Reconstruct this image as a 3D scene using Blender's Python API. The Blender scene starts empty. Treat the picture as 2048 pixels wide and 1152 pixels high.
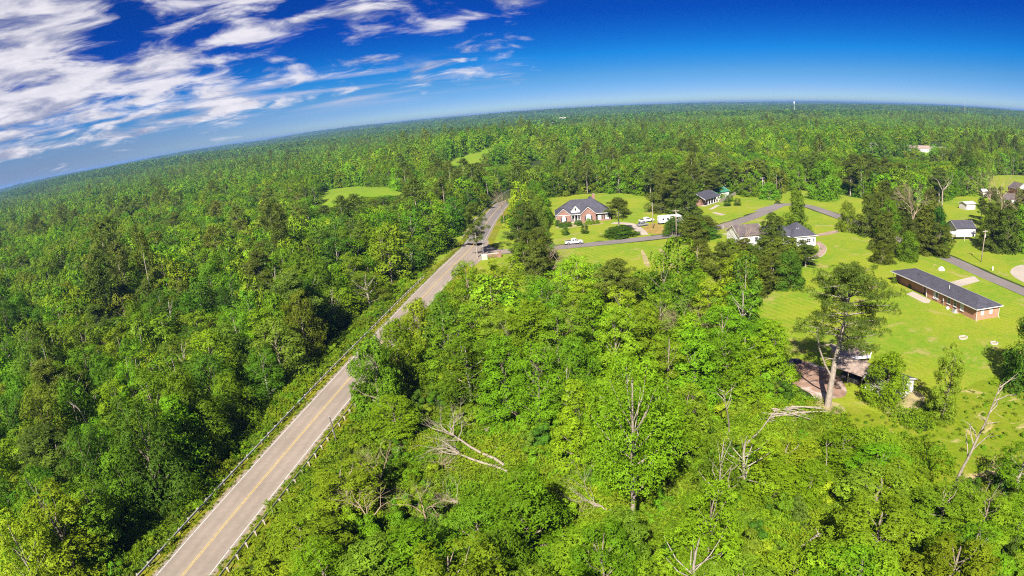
import bpy, math, random
import numpy as np
from mathutils import Vector, Matrix
from mathutils.geometry import tessellate_polygon

rad = math.radians
SC = bpy.context.scene
COL = SC.collection
RNG = np.random.default_rng(7)
random.seed(7)

# ------------------------------------------------------------------ camera
CAM_H = 45.0                      # drone height above the ground, metres
FOC = 1300.0                      # equidistant fisheye: pixels per radian at 2048 px width
PITCH, ROLL = rad(15.46), rad(4.58)
_n = Vector((-math.sin(ROLL) * math.cos(PITCH), math.cos(ROLL) * math.cos(PITCH), math.sin(PITCH)))
_f = Vector((0, 0, -1)) - _n * (Vector((0, 0, -1)).dot(_n))
_f.normalize()
_r = _f.cross(_n)
ROT = Matrix((_r, _f, _n))
cam_data = bpy.data.cameras.new('camera')
cam = bpy.data.objects.new('camera', cam_data)
COL.objects.link(cam)
SC.camera = cam
cam_data.type = 'PANO'
cam_data.panorama_type = 'FISHEYE_LENS_POLYNOMIAL'
cam_data.sensor_fit = 'HORIZONTAL'
cam_data.sensor_width = 36.0
cam_data.sensor_height = 20.25
cam_data.fisheye_fov = rad(180)
cam_data.fisheye_polynomial_k0 = 0.0
cam_data.fisheye_polynomial_k1 = -(2048.0 / FOC) / 36.0
cam_data.fisheye_polynomial_k2 = 0.0
cam_data.fisheye_polynomial_k3 = 0.0
cam_data.fisheye_polynomial_k4 = 0.0
cam_data.clip_start = 0.5
cam_data.clip_end = 60000
cam.matrix_world = Matrix.Translation((0, 0, CAM_H)) @ ROT.to_4x4()

# ------------------------------------------------------------------ light
SUN_EL, SUN_AZ = 40.0, 17.0       # shadows fall 17 degrees to the right of straight ahead
sun_dir = Vector((math.sin(rad(SUN_AZ)) * math.cos(rad(SUN_EL)), math.cos(rad(SUN_AZ)) * math.cos(rad(SUN_EL)), -math.sin(rad(SUN_EL))))
sl = bpy.data.lights.new('sun', 'SUN')
sl.energy = 5.0
sl.angle = rad(0.5)
sl.color = (1.0, 0.95, 0.87)
so = bpy.data.objects.new('sun', sl)
COL.objects.link(so)
so.rotation_euler = sun_dir.to_track_quat('-Z', 'Y').to_euler()

SC.view_settings.view_transform = 'Standard'
SC.view_settings.look = 'None'
SC.view_settings.exposure = 1.5
SC.view_settings.gamma = 1.0
SC.view_settings.use_curve_mapping = False
SC.cycles.max_bounces = 5
SC.cycles.diffuse_bounces = 3
SC.cycles.glossy_bounces = 2
SC.cycles.transmission_bounces = 3
SC.cycles.transparent_max_bounces = 6
SC.cycles.caustics_reflective = False
SC.cycles.caustics_refractive = False
SC.cycles.use_denoising = False
SC.cycles.filter_width = 1.15
SC.cycles.use_adaptive_sampling = False
SC.render.film_transparent = False

# ------------------------------------------------------------------ node helpers
class NT:
    def __init__(s, tree):
        s.t = tree
        tree.nodes.clear()
    def n(s, kind, **kw):
        nd = s.t.nodes.new(kind)
        ins = kw.pop('ins', {})
        for k, v in kw.items():
            setattr(nd, k, v)
        for k, v in ins.items():
            if isinstance(v, bpy.types.NodeSocket):
                s.t.links.new(v, nd.inputs[k])
            else:
                nd.inputs[k].default_value = v
        return nd
    def math(s, op, a, b=0.0, c=None, clamp=False):
        ins = {0: a, 1: b}
        if c is not None:
            ins[2] = c
        return s.n('ShaderNodeMath', operation=op, use_clamp=clamp, ins=ins).outputs[0]
    def vmath(s, op, a, b=(0, 0, 0)):
        nd = s.n('ShaderNodeVectorMath', operation=op)
        for i, v in enumerate((a, b)):
            if isinstance(v, bpy.types.NodeSocket):
                s.t.links.new(v, nd.inputs[i])
            else:
                nd.inputs[i].default_value = v
        return nd.outputs[0]
    def mix(s, f, a, b, mode='MIX'):
        nd = s.n('ShaderNodeMix', data_type='RGBA', blend_type=mode)
        for i, v in ((0, f), (6, a), (7, b)):
            if isinstance(v, bpy.types.NodeSocket):
                s.t.links.new(v, nd.inputs[i])
            else:
                nd.inputs[i].default_value = v if i == 0 else (*v[:3], 1.0)
        return nd.outputs[2]
    def ramp(s, f, stops, interp='LINEAR'):
        nd = s.n('ShaderNodeValToRGB', ins={0: f})
        cr = nd.color_ramp
        cr.interpolation = interp
        while len(cr.elements) < len(stops):
            cr.elements.new(0.5)
        for e, (p, c) in zip(cr.elements, stops):
            e.position = p
            e.color = (*c[:3], 1.0) if hasattr(c, '__len__') else (c, c, c, 1.0)
        return nd.outputs[0]
    def maprange(s, v, a, b, c=0.0, d=1.0):
        return s.n('ShaderNodeMapRange', interpolation_type='SMOOTHSTEP', ins={0: v, 1: a, 2: b, 3: c, 4: d}).outputs[0]
    def noise(s, vec, scale, detail=3.0, rough=0.5, dist=0.0):
        return s.n('ShaderNodeTexNoise', ins={'Vector': vec, 'Scale': scale, 'Detail': detail, 'Roughness': rough, 'Distortion': dist}).outputs[0]

# ------------------------------------------------------------------ sky
world = bpy.data.worlds.new('World')
SC.world = world
world.use_nodes = True
w = NT(world.node_tree)
tc = w.n('ShaderNodeTexCoord').outputs['Generated']
sep = w.n('ShaderNodeSeparateXYZ', ins={0: tc})
zc = w.math('MAXIMUM', sep.outputs[2], 0.0)
# the photograph's sky deepens quickly above the horizon: look the sky up a little higher than the view
zl = w.math('MULTIPLY_ADD', zc, 3.4, 0.02)
vlook = w.n('ShaderNodeCombineXYZ', ins={0: sep.outputs[0], 1: sep.outputs[1], 2: zl}).outputs[0]
vlook = w.vmath('NORMALIZE', vlook)
sky = w.n('ShaderNodeTexSky', sky_type='NISHITA', sun_disc=False, sun_elevation=rad(SUN_EL), sun_rotation=rad(180 + SUN_AZ),
          altitude=100, air_density=1.0, dust_density=0.3, ozone_density=2.5, ins={0: vlook}).outputs[0]
sky = w.n('ShaderNodeHueSaturation', ins={'Hue': 0.51, 'Saturation': 1.35, 'Value': 1.0, 'Color': sky}).outputs[0]
tint = w.ramp(zc, [(0.0, (0.48, 0.57, 0.70)), (0.018, (0.50, 0.57, 0.74)), (0.049, (0.46, 0.72, 0.78)), (0.082, (0.10, 0.80, 1.0)), (0.145, (0.02, 0.46, 1.0)), (0.35, (0.08, 0.42, 0.85)), (1.0, (0.25, 0.45, 0.8))])
sky = w.mix(1.0, sky, tint, 'MULTIPLY')
# clouds: a flat layer seen in perspective, thick to the west, breaking up eastwards
zp = w.math('ADD', sep.outputs[2], 0.20)
pl = w.n('ShaderNodeCombineXYZ', ins={0: w.math('DIVIDE', sep.outputs[0], zp), 1: w.math('DIVIDE', sep.outputs[1], zp), 2: w.math('MULTIPLY', sep.outputs[2], 6.5)}).outputs[0]
def cloud_density(vec):
    big = w.noise(vec, 1.05, 3.0, 0.55, 0.4)
    mid = w.noise(vec, 3.3, 10.0, 0.58, 0.45)
    return w.math('ADD', w.math('MULTIPLY', big, 0.5), w.math('MULTIPLY', mid, 0.62))
dens = cloud_density(pl)
az = w.math('DIVIDE', sep.outputs[0], w.math('ADD', w.math('ABSOLUTE', sep.outputs[1]), 0.02))
cover = w.math('ADD', w.maprange(az, 0.19, 0.02, -0.22, 0.0), w.maprange(az, -0.10, -0.85, -0.02, 0.065))
horiz = w.maprange(sep.outputs[2], 0.020, 0.052, -0.13, 0.0)
d1 = w.math('ADD', w.math('ADD', dens, cover), horiz)
mask = w.maprange(d1, 0.51, 0.66)
dens2 = cloud_density(w.vmath('ADD', pl, (0.02, 0.03, 0.14)))
light = w.math('ADD', w.maprange(w.math('SUBTRACT', dens, dens2), -0.10, 0.08, 0.0, 0.8), w.maprange(w.noise(pl, 7.0, 6.0, 0.65), 0.35, 0.7, 0.0, 0.25))
ccol = w.mix(light, (2.3, 2.5, 3.6), (6.6, 6.35, 6.7))
sky = w.mix(w.math('MULTIPLY', w.maprange(az, 0.0, -0.9, 0.0, 0.85), w.maprange(sep.outputs[2], 0.075, 0.01)), sky, (1.45, 2.0, 3.1))
bandv = w.n('ShaderNodeCombineXYZ', ins={0: w.math('MULTIPLY', az, 2.2), 1: 0.0, 2: w.math('MULTIPLY', sep.outputs[2], 34.0)}).outputs[0]
band = w.math('MULTIPLY', w.maprange(w.noise(bandv, 1.6, 8.0, 0.62, 0.5), 0.44, 0.68), w.math('MULTIPLY', w.maprange(sep.outputs[2], 0.022, 0.05), w.maprange(sep.outputs[2], 0.105, 0.07)))
band = w.math('MULTIPLY', band, w.maprange(az, 0.10, -0.25, 0.0, 0.75))
skyc = w.mix(band, sky, (4.6, 4.6, 5.6))
skyc = w.mix(w.math('MULTIPLY', mask, 0.93), skyc, ccol)
bg = w.n('ShaderNodeBackground', ins={'Color': skyc, 'Strength': 0.05})
out = w.n('ShaderNodeOutputWorld', ins={'Surface': bg.outputs[0]})

# ------------------------------------------------------------------ where things stand
def G(px, py, z=0.0):
    """Point of the plane at height z that the photograph shows at pixel (px, py)."""
    x, y = px - 1024.0, 576.0 - py
    r = max(1e-9, math.hypot(x, y))
    th = r / FOC
    d = ROT @ Vector((math.sin(th) * x / r, math.sin(th) * y / r, -math.cos(th)))
    t = (z - CAM_H) / d.z
    return Vector((d.x * t, d.y * t, z))
def to_px(p):
    d = ROT.transposed() @ (Vector(p) - Vector((0, 0, CAM_H)))
    d.normalize()
    th = math.acos(max(-1, min(1, -d.z)))
    s = max(1e-9, math.hypot(d.x, d.y))
    return 1024 + FOC * th * d.x / s, 576 - FOC * th * d.y / s

def sstep(a, b, x):
    t = np.clip((x - a) / (b - a), 0, 1)
    return t * t * (3 - 2 * t)
ROAD = [(-58.0, -70.0), (-47.4, 0.0), (-39.8, 52.0), (-30.8, 112.0), (-26.0, 142.0), (-21.6, 170.0), (-17.8, 192.0), (-12.4, 222.0), (-6.5, 284.0), (4.0, 350.0), (22.0, 430.0), (30.0, 520.0)]
ROAD_A = np.array(ROAD)
def road_x(y):
    return np.interp(y, ROAD_A[:, 1], ROAD_A[:, 0])
HILLS = [(-85, 372, 55, 55, 8.0), (-25, 700, 110, 190, 14.0), (400, 560, 130, 110, 9.0)]
def terrain(x, y):
    x = np.asarray(x, float); y = np.asarray(y, float)
    d = x - road_x(y)
    near = sstep(-60, 10, y) * (1 - sstep(165, 195, y))
    z = -3.4 * sstep(-7.0, -17.0, d) * near * (1 - sstep(-55, -90, d) * 0.6)
    z = z - 1.2 * sstep(7.5, 16.0, d) * near * (1 - sstep(28, 48, d))
    r = np.hypot(x, y)
    a = sstep(650, 2600, r)
    h = 10 * np.sin(x / 610 + 0.6) * np.cos(y / 760 + 0.3) + 7 * np.sin((x + y) / 340) + 5 * np.sin(y / 230 + x / 900)
    h2 = 26 * np.sin(x / 2300 + 1.9) * np.sin(y / 2900 + 0.2) + 14 * np.sin(x / 1300 - y / 2100)
    for cx, cy, sx, sy, am in HILLS:
        z = z + np.maximum(0.0, am * np.exp(-((x - cx) / sx) ** 2 - ((y - cy) / sy) ** 2) - 0.4)
    return z + a * h * 1.0 + sstep(2500, 8000, r) * (h2 * 0.45 + 6)

# ------------------------------------------------------------------ scene helpers
def tag(o, label=None, cat=None, group=None, kind=None):
    if label: o['label'] = label
    if cat: o['category'] = cat
    if group: o['group'] = group
    if kind: o['kind'] = kind
    return o
def empty(name, loc, rz=0.0, label=None, cat=None, group=None, kind=None):
    o = bpy.data.objects.new(name, None)
    COL.objects.link(o)
    o.location = loc
    o.rotation_euler = (0, 0, rz)
    o.empty_display_size = 0.3
    return tag(o, label, cat, group, kind)
def link(name, me, parent=None, loc=(0, 0, 0)):
    o = bpy.data.objects.new(name, me)
    COL.objects.link(o)
    o.location = loc
    if parent: o.parent = parent
    return o
def np_mesh(name, verts, faces_flat, loop_tot, mats, tint=None, smooth=False, matidx=None):
    """faces_flat: vertex indices one after another; loop_tot: corners per face."""
    me = bpy.data.meshes.new(name)
    v = np.asarray(verts, np.float32); ff = np.asarray(faces_flat, np.int32); lt = np.asarray(loop_tot, np.int32)
    me.vertices.add(len(v)); me.vertices.foreach_set('co', v.ravel())
    me.loops.add(len(ff)); me.loops.foreach_set('vertex_index', ff)
    me.polygons.add(len(lt)); me.polygons.foreach_set('loop_start', np.concatenate([[0], np.cumsum(lt)[:-1]]).astype(np.int32))
    me.polygons.foreach_set('loop_total', lt)
    if matidx is not None: me.polygons.foreach_set('material_index', np.asarray(matidx, np.int32))
    me.polygons.foreach_set('use_smooth', np.full(len(lt), smooth))
    for m in (mats if isinstance(mats, (list, tuple)) else [mats]):
        me.materials.append(m)
    if tint is not None:
        at = me.attributes.new('tint', 'FLOAT', 'POINT')
        at.data.foreach_set('value', np.asarray(tint, np.float32))
    me.update()
    return me
class MB:
    """Collects boxes, tubes and polygons into one mesh."""
    def __init__(s): s.v, s.f, s.m = [], [], []
    def add(s, vs, fs, mi=0):
        k = len(s.v)
        s.v += [tuple(p) for p in vs]
        for f in fs:
            s.f.append([i + k for i in f]); s.m.append(mi)
        return s
    def box(s, x0, x1, y0, y1, z0, z1, mi=0):
        return s.add([(x0, y0, z0), (x1, y0, z0), (x1, y1, z0), (x0, y1, z0), (x0, y0, z1), (x1, y0, z1), (x1, y1, z1), (x0, y1, z1)],
                     [(0, 3, 2, 1), (4, 5, 6, 7), (0, 1, 5, 4), (1, 2, 6, 5), (2, 3, 7, 6), (3, 0, 4, 7)], mi)
    def prism(s, poly, z0, z1, mi=0):
        n = len(poly)
        vs = [(p[0], p[1], z0) for p in poly] + [(p[0], p[1], z1) for p in poly]
        return s.add(vs, [list(range(n))[::-1], list(range(n, 2 * n))] + [(i, (i + 1) % n, (i + 1) % n + n, i + n) for i in range(n)], mi)
    def hprism(s, prof, axis, a0, a1, mi=0):
        """profile of (u, z) extruded along an axis: axis 'x' has u = y, axis 'y' has u = x."""
        n = len(prof)
        P = (lambda u, z, a: (a, u, z)) if axis == 'x' else (lambda u, z, a: (u, a, z))
        vs = [P(u, z, a0) for u, z in prof] + [P(u, z, a1) for u, z in prof]
        return s.add(vs, [list(range(n)), list(range(n, 2 * n))[::-1]] + [(i, i + n, (i + 1) % n + n, (i + 1) % n) for i in range(n)], mi)
    def tube(s, pts, r, k=6, mi=0, cap=True):
        pts = [Vector(p) for p in pts]
        rs = r if hasattr(r, '__len__') else [r] * len(pts)
        rings, vs = [], []
        for i, p in enumerate(pts):
            t = (pts[min(i + 1, len(pts) - 1)] - pts[max(i - 1, 0)]).normalized()
            u = t.cross(Vector((0, 0, 1)) if abs(t.z) < .9 else Vector((1, 0, 0))).normalized(); q = t.cross(u)
            vs += [p + (u * math.cos(2 * math.pi * j / k) + q * math.sin(2 * math.pi * j / k)) * rs[i] for j in range(k)]
        fs = [(i * k + j, i * k + (j + 1) % k, (i + 1) * k + (j + 1) % k, (i + 1) * k + j) for i in range(len(pts) - 1) for j in range(k)]
        if cap: fs += [list(range(k))[::-1], [(len(pts) - 1) * k + j for j in range(k)]]
        return s.add(vs, fs, mi)
    def mesh(s, name, mats, smooth=False):
        return np_mesh(name, s.v, [i for f in s.f for i in f], [len(f) for f in s.f], mats, smooth=smooth, matidx=s.m)
    def build(s, name, mats, parent=None, loc=(0, 0, 0), smooth=False):
        return link(name, s.mesh(name, mats, smooth), parent, loc)

# ------------------------------------------------------------------ materials
def new_mat(name):
    m = bpy.data.materials.new(name)
    m.use_nodes = True
    return m, NT(m.node_tree)
def finish(t, col, rough=0.8, bump=None, spec=0.3, bs=0.3, bd=0.05, metal=0.0):
    b = t.n('ShaderNodeBsdfPrincipled', ins={'Base Color': col if isinstance(col, bpy.types.NodeSocket) else (*col[:3], 1), 'Roughness': rough, 'Specular IOR Level': spec, 'Metallic': metal})
    if bump is not None:
        bn = t.n('ShaderNodeBump', ins={'Height': bump, 'Strength': bs, 'Distance': bd}).outputs[0]
        t.t.links.new(bn, b.inputs['Normal'])
    t.n('ShaderNodeOutputMaterial', ins={'Surface': b.outputs[0]})
def gpos(t): return t.n('ShaderNodeNewGeometry').outputs['Position']
def opos(t): return t.n('ShaderNodeTexCoord').outputs['Object']
def plain(name, col, rough=0.7, var=0.25, scale=3.0, spec=0.3, metal=0.0, world=False):
    m, t = new_mat(name)
    p = gpos(t) if world else opos(t)
    f = t.noise(p, scale, 5.0, 0.6)
    c = t.mix(t.maprange(f, 0.3, 0.7), [v * (1 - var) for v in col], [min(1, v * (1 + var)) for v in col])
    finish(t, c, rough, f, spec, 0.25, 0.02, metal)
    return m
def leaf_mat(name, col, dry=(0.16, 0.15, 0.03), hue=0.018, trans=0.31, val=0.5, gloss=0.008):
    m, t = new_mat(name)
    oi = t.n('ShaderNodeObjectInfo').outputs['Random']
    at = t.n('ShaderNodeAttribute', attribute_name='tint').outputs['Fac']
    r2 = t.math('FRACT', t.math('MULTIPLY', oi, 17.31))
    r3 = t.math('FRACT', t.math('MULTIPLY', oi, 91.7))
    hs = t.n('ShaderNodeHueSaturation', ins={'Hue': t.math('MULTIPLY_ADD', oi, 2 * hue, 0.494 - hue), 'Saturation': 1.0,
             'Value': t.math('MULTIPLY_ADD', r2, val, 1 - val * 0.5), 'Color': (*col, 1)}).outputs[0]
    c = t.mix(t.math('MULTIPLY', t.maprange(r3, 0.75, 1.0), 0.28), hs, dry)
    stand = t.maprange(t.noise(gpos(t), 0.011, 4, 0.6), 0.32, 0.68, 0.78, 1.2)
    at = t.math('MULTIPLY', at, stand)
    c = t.mix(1.0, c, t.n('ShaderNodeCombineXYZ', ins={0: at, 1: at, 2: at}).outputs[0], 'MULTIPLY')
    df = t.n('ShaderNodeBsdfDiffuse', ins={'Color': c})
    tr = t.n('ShaderNodeBsdfTranslucent', ins={'Color': t.mix(1.0, c, (1.15, 1.1, 0.4), 'MULTIPLY')})
    gl = t.n('ShaderNodeBsdfGlossy', ins={'Color': (0.7, 0.95, 0.5, 1), 'Roughness': 0.5})
    s1 = t.n('ShaderNodeMixShader', ins={0: trans, 1: df.outputs[0], 2: tr.outputs[0]})
    s2 = t.n('ShaderNodeMixShader', ins={0: gloss, 1: s1.outputs[0], 2: gl.outputs[0]})
    t.n('ShaderNodeOutputMaterial', ins={'Surface': s2.outputs[0]})
    return m
def bark_mat(name, col, var=0.35):
    m, t = new_mat(name)
    p = opos(t)
    f = t.noise(t.vmath('MULTIPLY', p, (6, 6, 1.2)), 1.5, 6, 0.65)
    c = t.mix(t.maprange(f, 0.3, 0.7), [v * (1 - var) for v in col], [v * (1 + var) for v in col])
    finish(t, c, 0.9, f, 0.1, 0.6, 0.05)
    return m
def grass_mat(name, c1, c2, c3, bare=(0.32, 0.24, 0.1), bare_amt=0.0, fine=2.2, stripes=0.0):
    m, t = new_mat(name)
    p = gpos(t)
    a = t.noise(p, 0.045, 4, 0.6, 0.4)
    b = t.noise(p, 0.35, 6, 0.65)
    d = t.noise(p, fine, 8, 0.75)
    c = t.mix(t.maprange(a, 0.38, 0.62), c1, c2)
    sx_ = t.n('ShaderNodeSeparateXYZ', ins={0: p})
    mow = t.math('SINE', t.math('ADD', t.math('MULTIPLY', sx_.outputs[0], 3.1), t.math('MULTIPLY', sx_.outputs[1], 1.15)))
    c = t.mix(t.math('MULTIPLY', t.maprange(t.math('MULTIPLY', mow, t.maprange(t.noise(p, 0.03, 3), 0.45, 0.55)), -0.4, 0.8), stripes), c, [v * 1.3 for v in c1])
    n4 = t.noise(p, 0.9, 7, 0.8); c = t.mix(1.0, c, t.ramp(n4, [(0.3, 0.78), (0.5, 1.0), (0.7, 1.15)]), 'MULTIPLY')
    c = t.mix(t.math('MULTIPLY', t.maprange(b, 0.42, 0.72), 0.75), c, c3)
    c = t.mix(1.0, c, t.ramp(d, [(0.25, 0.62), (0.5, 1.0), (0.75, 1.25)]), 'MULTIPLY')
    if bare_amt:
        e = t.noise(p, 0.12, 6, 0.7, 0.6)
        c = t.mix(t.math('MULTIPLY', t.maprange(e, 0.56, 0.66), bare_amt), c, bare)
    finish(t, c, 0.95, t.math('ADD', d, b), 0.1, 0.8, 0.12)
    return m
M = {}
LEAF = dict(
    bright=(0.115, 0.225, 0.006), lime=(0.152, 0.240, 0.009), mid=(0.088, 0.188, 0.007),
    deep=(0.052, 0.124, 0.008), olive=(0.105, 0.155, 0.009), pine=(0.085, 0.122, 0.014), cedar=(0.085, 0.118, 0.012), brown=(0.16, 0.12, 0.06))
for k, c in LEAF.items():
    M[k] = leaf_mat('leaf_' + k, c)
M['bark'] = bark_mat('bark', (0.19, 0.15, 0.115))
M['bark_pale'] = bark_mat('bark_pale', (0.25, 0.215, 0.17), 0.22)
M['bark_dead'] = bark_mat('bark_dead', (0.225, 0.185, 0.145), 0.4)
M['twig'] = bark_mat('twig', (0.235, 0.175, 0.115), 0.2)
M['lawn'] = grass_mat('lawn', (0.165, 0.202, 0.010), (0.105, 0.182, 0.008), (0.200, 0.200, 0.022), (0.27, 0.21, 0.08), 0.65, stripes=0.35)
M['verge'] = grass_mat('verge', (0.150, 0.150, 0.005), (0.100, 0.125, 0.004), (0.180, 0.155, 0.012), (0.22, 0.17, 0.07), 0.5)
M['field'] = grass_mat('field', (0.118, 0.192, 0.008), (0.150, 0.200, 0.012), (0.085, 0.160, 0.007))
M['meadow'] = grass_mat('meadow', (0.130, 0.170, 0.005), (0.095, 0.155, 0.004), (0.19, 0.185, 0.02), (0.36, 0.27, 0.13), 0.95)
M['floor'] = grass_mat('forest_floor', (0.022, 0.040, 0.006), (0.035, 0.055, 0.007), (0.035, 0.03, 0.012))
# ------------------------------------------------------------------ ground
def axis(lo, hi, step, far, grow=1.14):
    a = list(np.arange(lo, hi + 1e-6, step)); s = step
    while a[-1] < far: s *= grow; a.append(a[-1] + s)
    s = step
    while a[0] > -far: s *= grow; a.insert(0, a[0] - s)
    return np.array(a)
gx, gy = axis(-110, 170, 2.0, 16000), axis(20, 340, 2.0, 16000)
X, Y = np.meshgrid(gx, gy)
Zg = terrain(X, Y)
nx, ny = len(gx), len(gy)
idx = np.arange(nx * ny).reshape(ny, nx)
q = np.stack([idx[:-1, :-1], idx[:-1, 1:], idx[1:, 1:], idx[1:, :-1]], -1).reshape(-1, 4)
gm = np_mesh('ground', np.stack([X, Y, Zg], -1).reshape(-1, 3), q.ravel(), np.full(len(q), 4), M['floor'], smooth=True)
tag(link('ground', gm), kind='structure')

def smooth_poly(pts, n=5, jit=0.0, seed=1):
    """Catmull-Rom through the points, with an uneven edge."""
    r = random.Random(seed); P = [Vector((p[0], p[1])) for p in pts]; out = []
    N = len(P)
    for i in range(N):
        a, b, c, d = P[i - 1], P[i], P[(i + 1) % N], P[(i + 2) % N]
        for k in range(n):
            t = k / n
            v = 0.5 * ((2 * b) + (c - a) * t + (2 * a - 5 * b + 4 * c - d) * t * t + (3 * b - a - 3 * c + d) * t ** 3)
            out.append(v + Vector((r.uniform(-jit, jit), r.uniform(-jit, jit))))
    return out
def sheet(name, poly, z, mat, kind='structure', thick=0.0, parent=None):
    vs = [(p[0], p[1], z) for p in poly]
    tris = tessellate_polygon([[Vector(v) for v in vs]])
    tris = [t if (Vector(vs[t[1]]) - Vector(vs[t[0]])).cross(Vector(vs[t[2]]) - Vector(vs[t[0]])).z > 0 else t[::-1] for t in tris]
    mb = MB().add(vs, tris)
    o = mb.build(name, mat, parent)
    return tag(o, kind=kind)
def drape(name, poly, lift, mat):
    """A sheet that follows the terrain: grid cells whose centre falls inside the polygon."""
    P = np.array([(p[0], p[1]) for p in poly]); lo, hi = P.min(0), P.max(0)
    s = max(1.2, (hi - lo).max() / 110)
    xs, ys = np.arange(lo[0], hi[0] + s, s), np.arange(lo[1], hi[1] + s, s)
    XX, YY = np.meshgrid(xs, ys); ins = inside_poly(XX.ravel() + s / 2, YY.ravel() + s / 2, P).reshape(XX.shape)
    id2 = np.arange(XX.size).reshape(XX.shape)
    qq = np.stack([id2[:-1, :-1], id2[:-1, 1:], id2[1:, 1:], id2[1:, :-1]], -1)[ins[:-1, :-1]].reshape(-1, 4)
    me = np_mesh(name, np.stack([XX, YY, terrain(XX, YY) + lift], -1).reshape(-1, 3), qq.ravel(), np.full(len(qq), 4), mat, smooth=True)
    return tag(link(name, me), kind='structure')
def inside_poly(x, y, P):
    x = np.asarray(x); y = np.asarray(y); P = np.asarray([(p[0], p[1]) for p in P]); c = np.zeros(x.shape, bool)
    j = len(P) - 1
    for i in range(len(P)):
        xi, yi, xj, yj = P[i, 0], P[i, 1], P[j, 0], P[j, 1]
        if yi != yj: c ^= ((yi > y) != (yj > y)) & (x < (xj - xi) * (y - yi) / (yj - yi) + xi)
        j = i
    return c
def ribbon(path, w0, w1, n=10):
    """Left and right offsets of a smoothed path: list of (left point, right point)."""
    P = [Vector((p[0], p[1])) for p in path]; pts = []
    for i in range(len(P) - 1):
        a, b, c, d = P[max(i - 1, 0)], P[i], P[i + 1], P[min(i + 2, len(P) - 1)]
        for k in range(n + (i == len(P) - 2)):
            t = k / n
            pts.append(0.5 * ((2 * b) + (c - a) * t + (2 * a - 5 * b + 4 * c - d) * t * t + (3 * b - a - 3 * c + d) * t ** 3))
    out = []
    for i, p in enumerate(pts):
        t = (pts[min(i + 1, len(pts) - 1)] - pts[max(i - 1, 0)]).normalized(); nrm = Vector((-t.y, t.x))
        out.append((p + nrm * w0, p + nrm * w1))
    return out
def strip(name, path, w0, w1, z, mat, kind='structure', parent=None, n=10):
    rb = ribbon(path, w0, w1, n)
    vs = [(*a, z) for a, b in rb] + [(*b, z) for a, b in rb]; m = len(rb)
    o = MB().add(vs, [(i, i + m, i + m + 1, i + 1) for i in range(m - 1)]).build(name, mat, parent)
    return tag(o, kind=kind)

# ------------------------------------------------------------------ lawns, fields and roads
SIDE = [(-6.5, 208.4), (8, 207.4), (25.5, 208.6), (43, 211), (60, 215), (76, 222), (97, 239.5), (121, 265)]
DOWN = [(104, 250), (118, 262), (127, 262.5), (130.5, 254), (130.6, 236), (130, 200), (129.8, 157), (128.3, 139), (128.2, 121), (128, 60)]
LAWN_MAIN = smooth_poly([(-17.5, 168), (-13.5, 192), (-9, 203), (25, 205), (60, 211.5), (97, 236), (123, 262), (127, 235), (126.8, 158), (125, 121), (125, 50), (104, 58), (92, 66), (72, 76), (60, 75),
                         (52, 76), (47, 82), (45, 95), (47, 112), (50, 128), (44, 138), (20, 140), (5, 139), (-9, 142), (-15, 150)], 5, 0.25, 3)
LAWN_N1 = smooth_poly([(-3, 212), (9, 211.5), (25, 212.3), (43, 214.5), (60, 219), (76, 226), (95, 243), (117, 266), (135, 300), (146, 318), (120, 300), (104, 296), (98, 286), (84, 282), (74, 283), (66, 318), (56, 330), (38, 334), (18, 326),
                       (14, 300), (12, 262), (6, 250), (2, 240), (0, 262), (-2, 262), (-6, 245)], 7, 1.1, 4)
LAWN_E = smooth_poly([(122, 268), (131.5, 262), (133.8, 240), (133.5, 158), (132, 121), (132, 58), (176, 80), (205, 120), (212, 160), (232, 190), (246, 220), (240, 262), (226, 270), (196, 250), (180, 262), (165, 275), (160, 300), (142, 302), (132, 290)], 5, 0.5, 5)
BASE_M = smooth_poly([tuple(G(*p)[:2]) for p in ((1662, 845), (1700, 815), (1790, 835), (1850, 862), (1880, 815), (1940, 770), (2060, 745), (2120, 900), (2060, 985), (1960, 960), (1900, 1010), (1850, 985), (1868, 905), (1780, 880), (1715, 880))], 5, 0.4, 6)
def on_hill(pts):
    out = []
    for px, py in pts:
        z = 4.0
        for _ in range(12):
            p = G(px, py, z); z = 0.5 * z + 0.5 * float(terrain(p.x, p.y))
        out.append((p.x, p.y))
    return out
FIELD_L = smooth_poly(on_hill([(626, 393), (645, 383), (690, 376), (740, 373), (785, 378), (803, 388), (780, 396), (735, 396), (700, 405), (680, 414), (648, 419), (636, 408)]), 5, 0.6, 7)
FIELD_M = smooth_poly(on_hill([(870, 337), (900, 322), (950, 306), (1000, 291), (1017, 290), (1012, 302), (985, 318), (975, 330), (940, 342), (890, 345)]), 5, 1.2, 8)
FIELD_S = smooth_poly(on_hill([(1030, 322), (1052, 306), (1078, 306), (1075, 320), (1052, 328)]), 5, 1.0, 9)
FIELD_H = smooth_poly(on_hill([(1722, 290), (1800, 291), (1870, 294), (1905, 298), (1900, 308), (1866, 312), (1862, 326), (1846, 326), (1846, 312), (1800, 308), (1730, 304)]), 5, 1.0, 10)
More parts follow.
